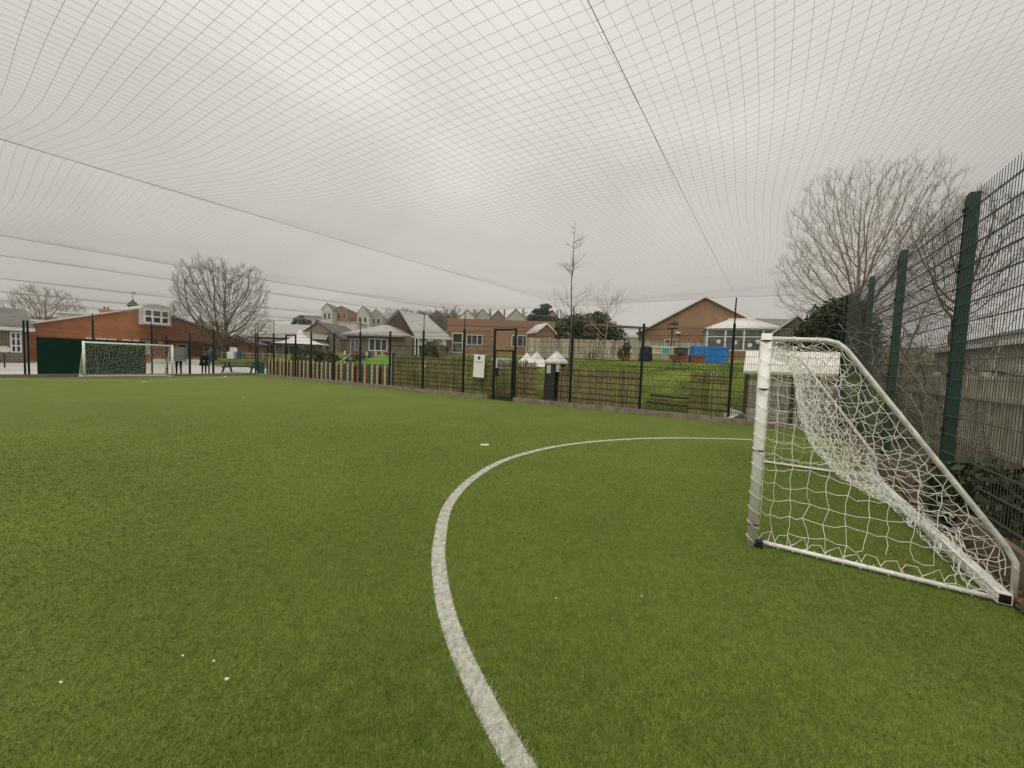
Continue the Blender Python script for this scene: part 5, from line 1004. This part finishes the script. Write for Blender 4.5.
# ------------------------------------------------------------------ sky, light, view
wd = bpy.data.worlds.new('World'); S.world = wd; wd.use_nodes = True; nt = wd.node_tree; nt.nodes.clear(); L = nt.links.new
SE, SA = R(48), R(-20)                      # the bright patch of the overcast: elevation, bearing from +Y (left of the view)
sd = Vector((math.cos(SE)*math.sin(SA), math.cos(SE)*math.cos(SA), math.sin(SE)))
out = nt.nodes.new('ShaderNodeOutputWorld'); bgn = nt.nodes.new('ShaderNodeBackground'); bgn.inputs['Strength'].default_value = .1; L(bgn.outputs[0], out.inputs[0])
sky = nt.nodes.new('ShaderNodeTexSky'); sky.sky_type = 'NISHITA'; sky.sun_disc = False; sky.sun_elevation = R(58); sky.sun_rotation = R(205); sky.dust_density = 4; sky.air_density = 1.5
hs = nt.nodes.new('ShaderNodeHueSaturation'); hs.inputs['Saturation'].default_value = .1; hs.inputs['Value'].default_value = .45; L(sky.outputs[0], hs.inputs['Color'])
tc = nt.nodes.new('ShaderNodeTexCoord'); nv = nt.nodes.new('ShaderNodeVectorMath'); nv.operation = 'NORMALIZE'; L(tc.outputs['Generated'], nv.inputs[0])
sx = nt.nodes.new('ShaderNodeSeparateXYZ'); L(nv.outputs[0], sx.inputs[0])
def MN(op, a, b=None, c=None):
    n_ = nt.nodes.new('ShaderNodeMath'); n_.operation = op
    for i, v in enumerate((a, b, c)):
        if v is None: continue
        if isinstance(v, (int, float)): n_.inputs[i].default_value = v
        else: L(v, n_.inputs[i])
    return n_.outputs[0]
z = MN('MAXIMUM', sx.outputs[2], 0.0); dt = nt.nodes.new('ShaderNodeVectorMath'); dt.operation = 'DOT_PRODUCT'; dt.inputs[1].default_value = sd; L(nv.outputs[0], dt.inputs[0])
glow = MN('POWER', MN('MAXIMUM', dt.outputs['Value'], 0.0), 7.0)
z3 = MN('POWER', z, 3.0)
val = MN('ADD', MN('ADD', MN('MULTIPLY_ADD', z, .5, 5.2), MN('MULTIPLY', z3, 7.5)), MN('MULTIPLY', glow, 1.2))
nz = nt.nodes.new('ShaderNodeTexNoise'); nz.inputs['Scale'].default_value = 1.6; nz.inputs['Detail'].default_value = 4; nz.inputs['Roughness'].default_value = .45; nz.inputs['Distortion'].default_value = .4
mp = nt.nodes.new('ShaderNodeMapping'); mp.inputs['Scale'].default_value = (1, 1, 2.2); L(nv.outputs[0], mp.inputs[0]); L(mp.outputs[0], nz.inputs['Vector'])
val = MN('MULTIPLY', val, MN('MULTIPLY_ADD', nz.outputs['Fac'], .75, .625))
oc = nt.nodes.new('ShaderNodeVectorMath'); oc.operation = 'SCALE'; oc.inputs[0].default_value = (1.0, .952, .88); L(val, oc.inputs['Scale'])
mx = nt.nodes.new('ShaderNodeMix'); mx.data_type = 'RGBA'; mx.inputs['Factor'].default_value = .85; L(hs.outputs[0], mx.inputs['A']); L(oc.outputs[0], mx.inputs['B']); L(mx.outputs['Result'], bgn.inputs['Color'])
ld = bpy.data.lights.new('sun', 'SUN'); ld.energy = 1.3; ld.angle = R(50); ld.color = (1, .95, .87); lo = bpy.data.objects.new('sun', ld); C.objects.link(lo); lo.rotation_euler = Vector((-math.cos(R(58))*math.sin(R(205)), -math.cos(R(58))*math.cos(R(205)), -math.sin(R(58)))).to_track_quat('-Z', 'Y').to_euler()
S.view_settings.view_transform = 'Standard'; S.view_settings.look = 'None'; S.view_settings.gamma = 1; S.view_settings.exposure = .2; S.view_settings.use_curve_mapping = False
S.render.engine = 'CYCLES'; S.cycles.max_bounces = 6; S.cycles.transparent_max_bounces = 8; S.cycles.use_denoising = True
try: S.cycles.denoiser = 'OPENIMAGEDENOISE'; S.cycles.denoising_input_passes = 'RGB_ALBEDO_NORMAL'; S.cycles.denoising_prefilter = 'ACCURATE'
except Exception: pass
try: S.cycles.use_adaptive_sampling = True; S.cycles.adaptive_threshold = .01
except Exception: pass
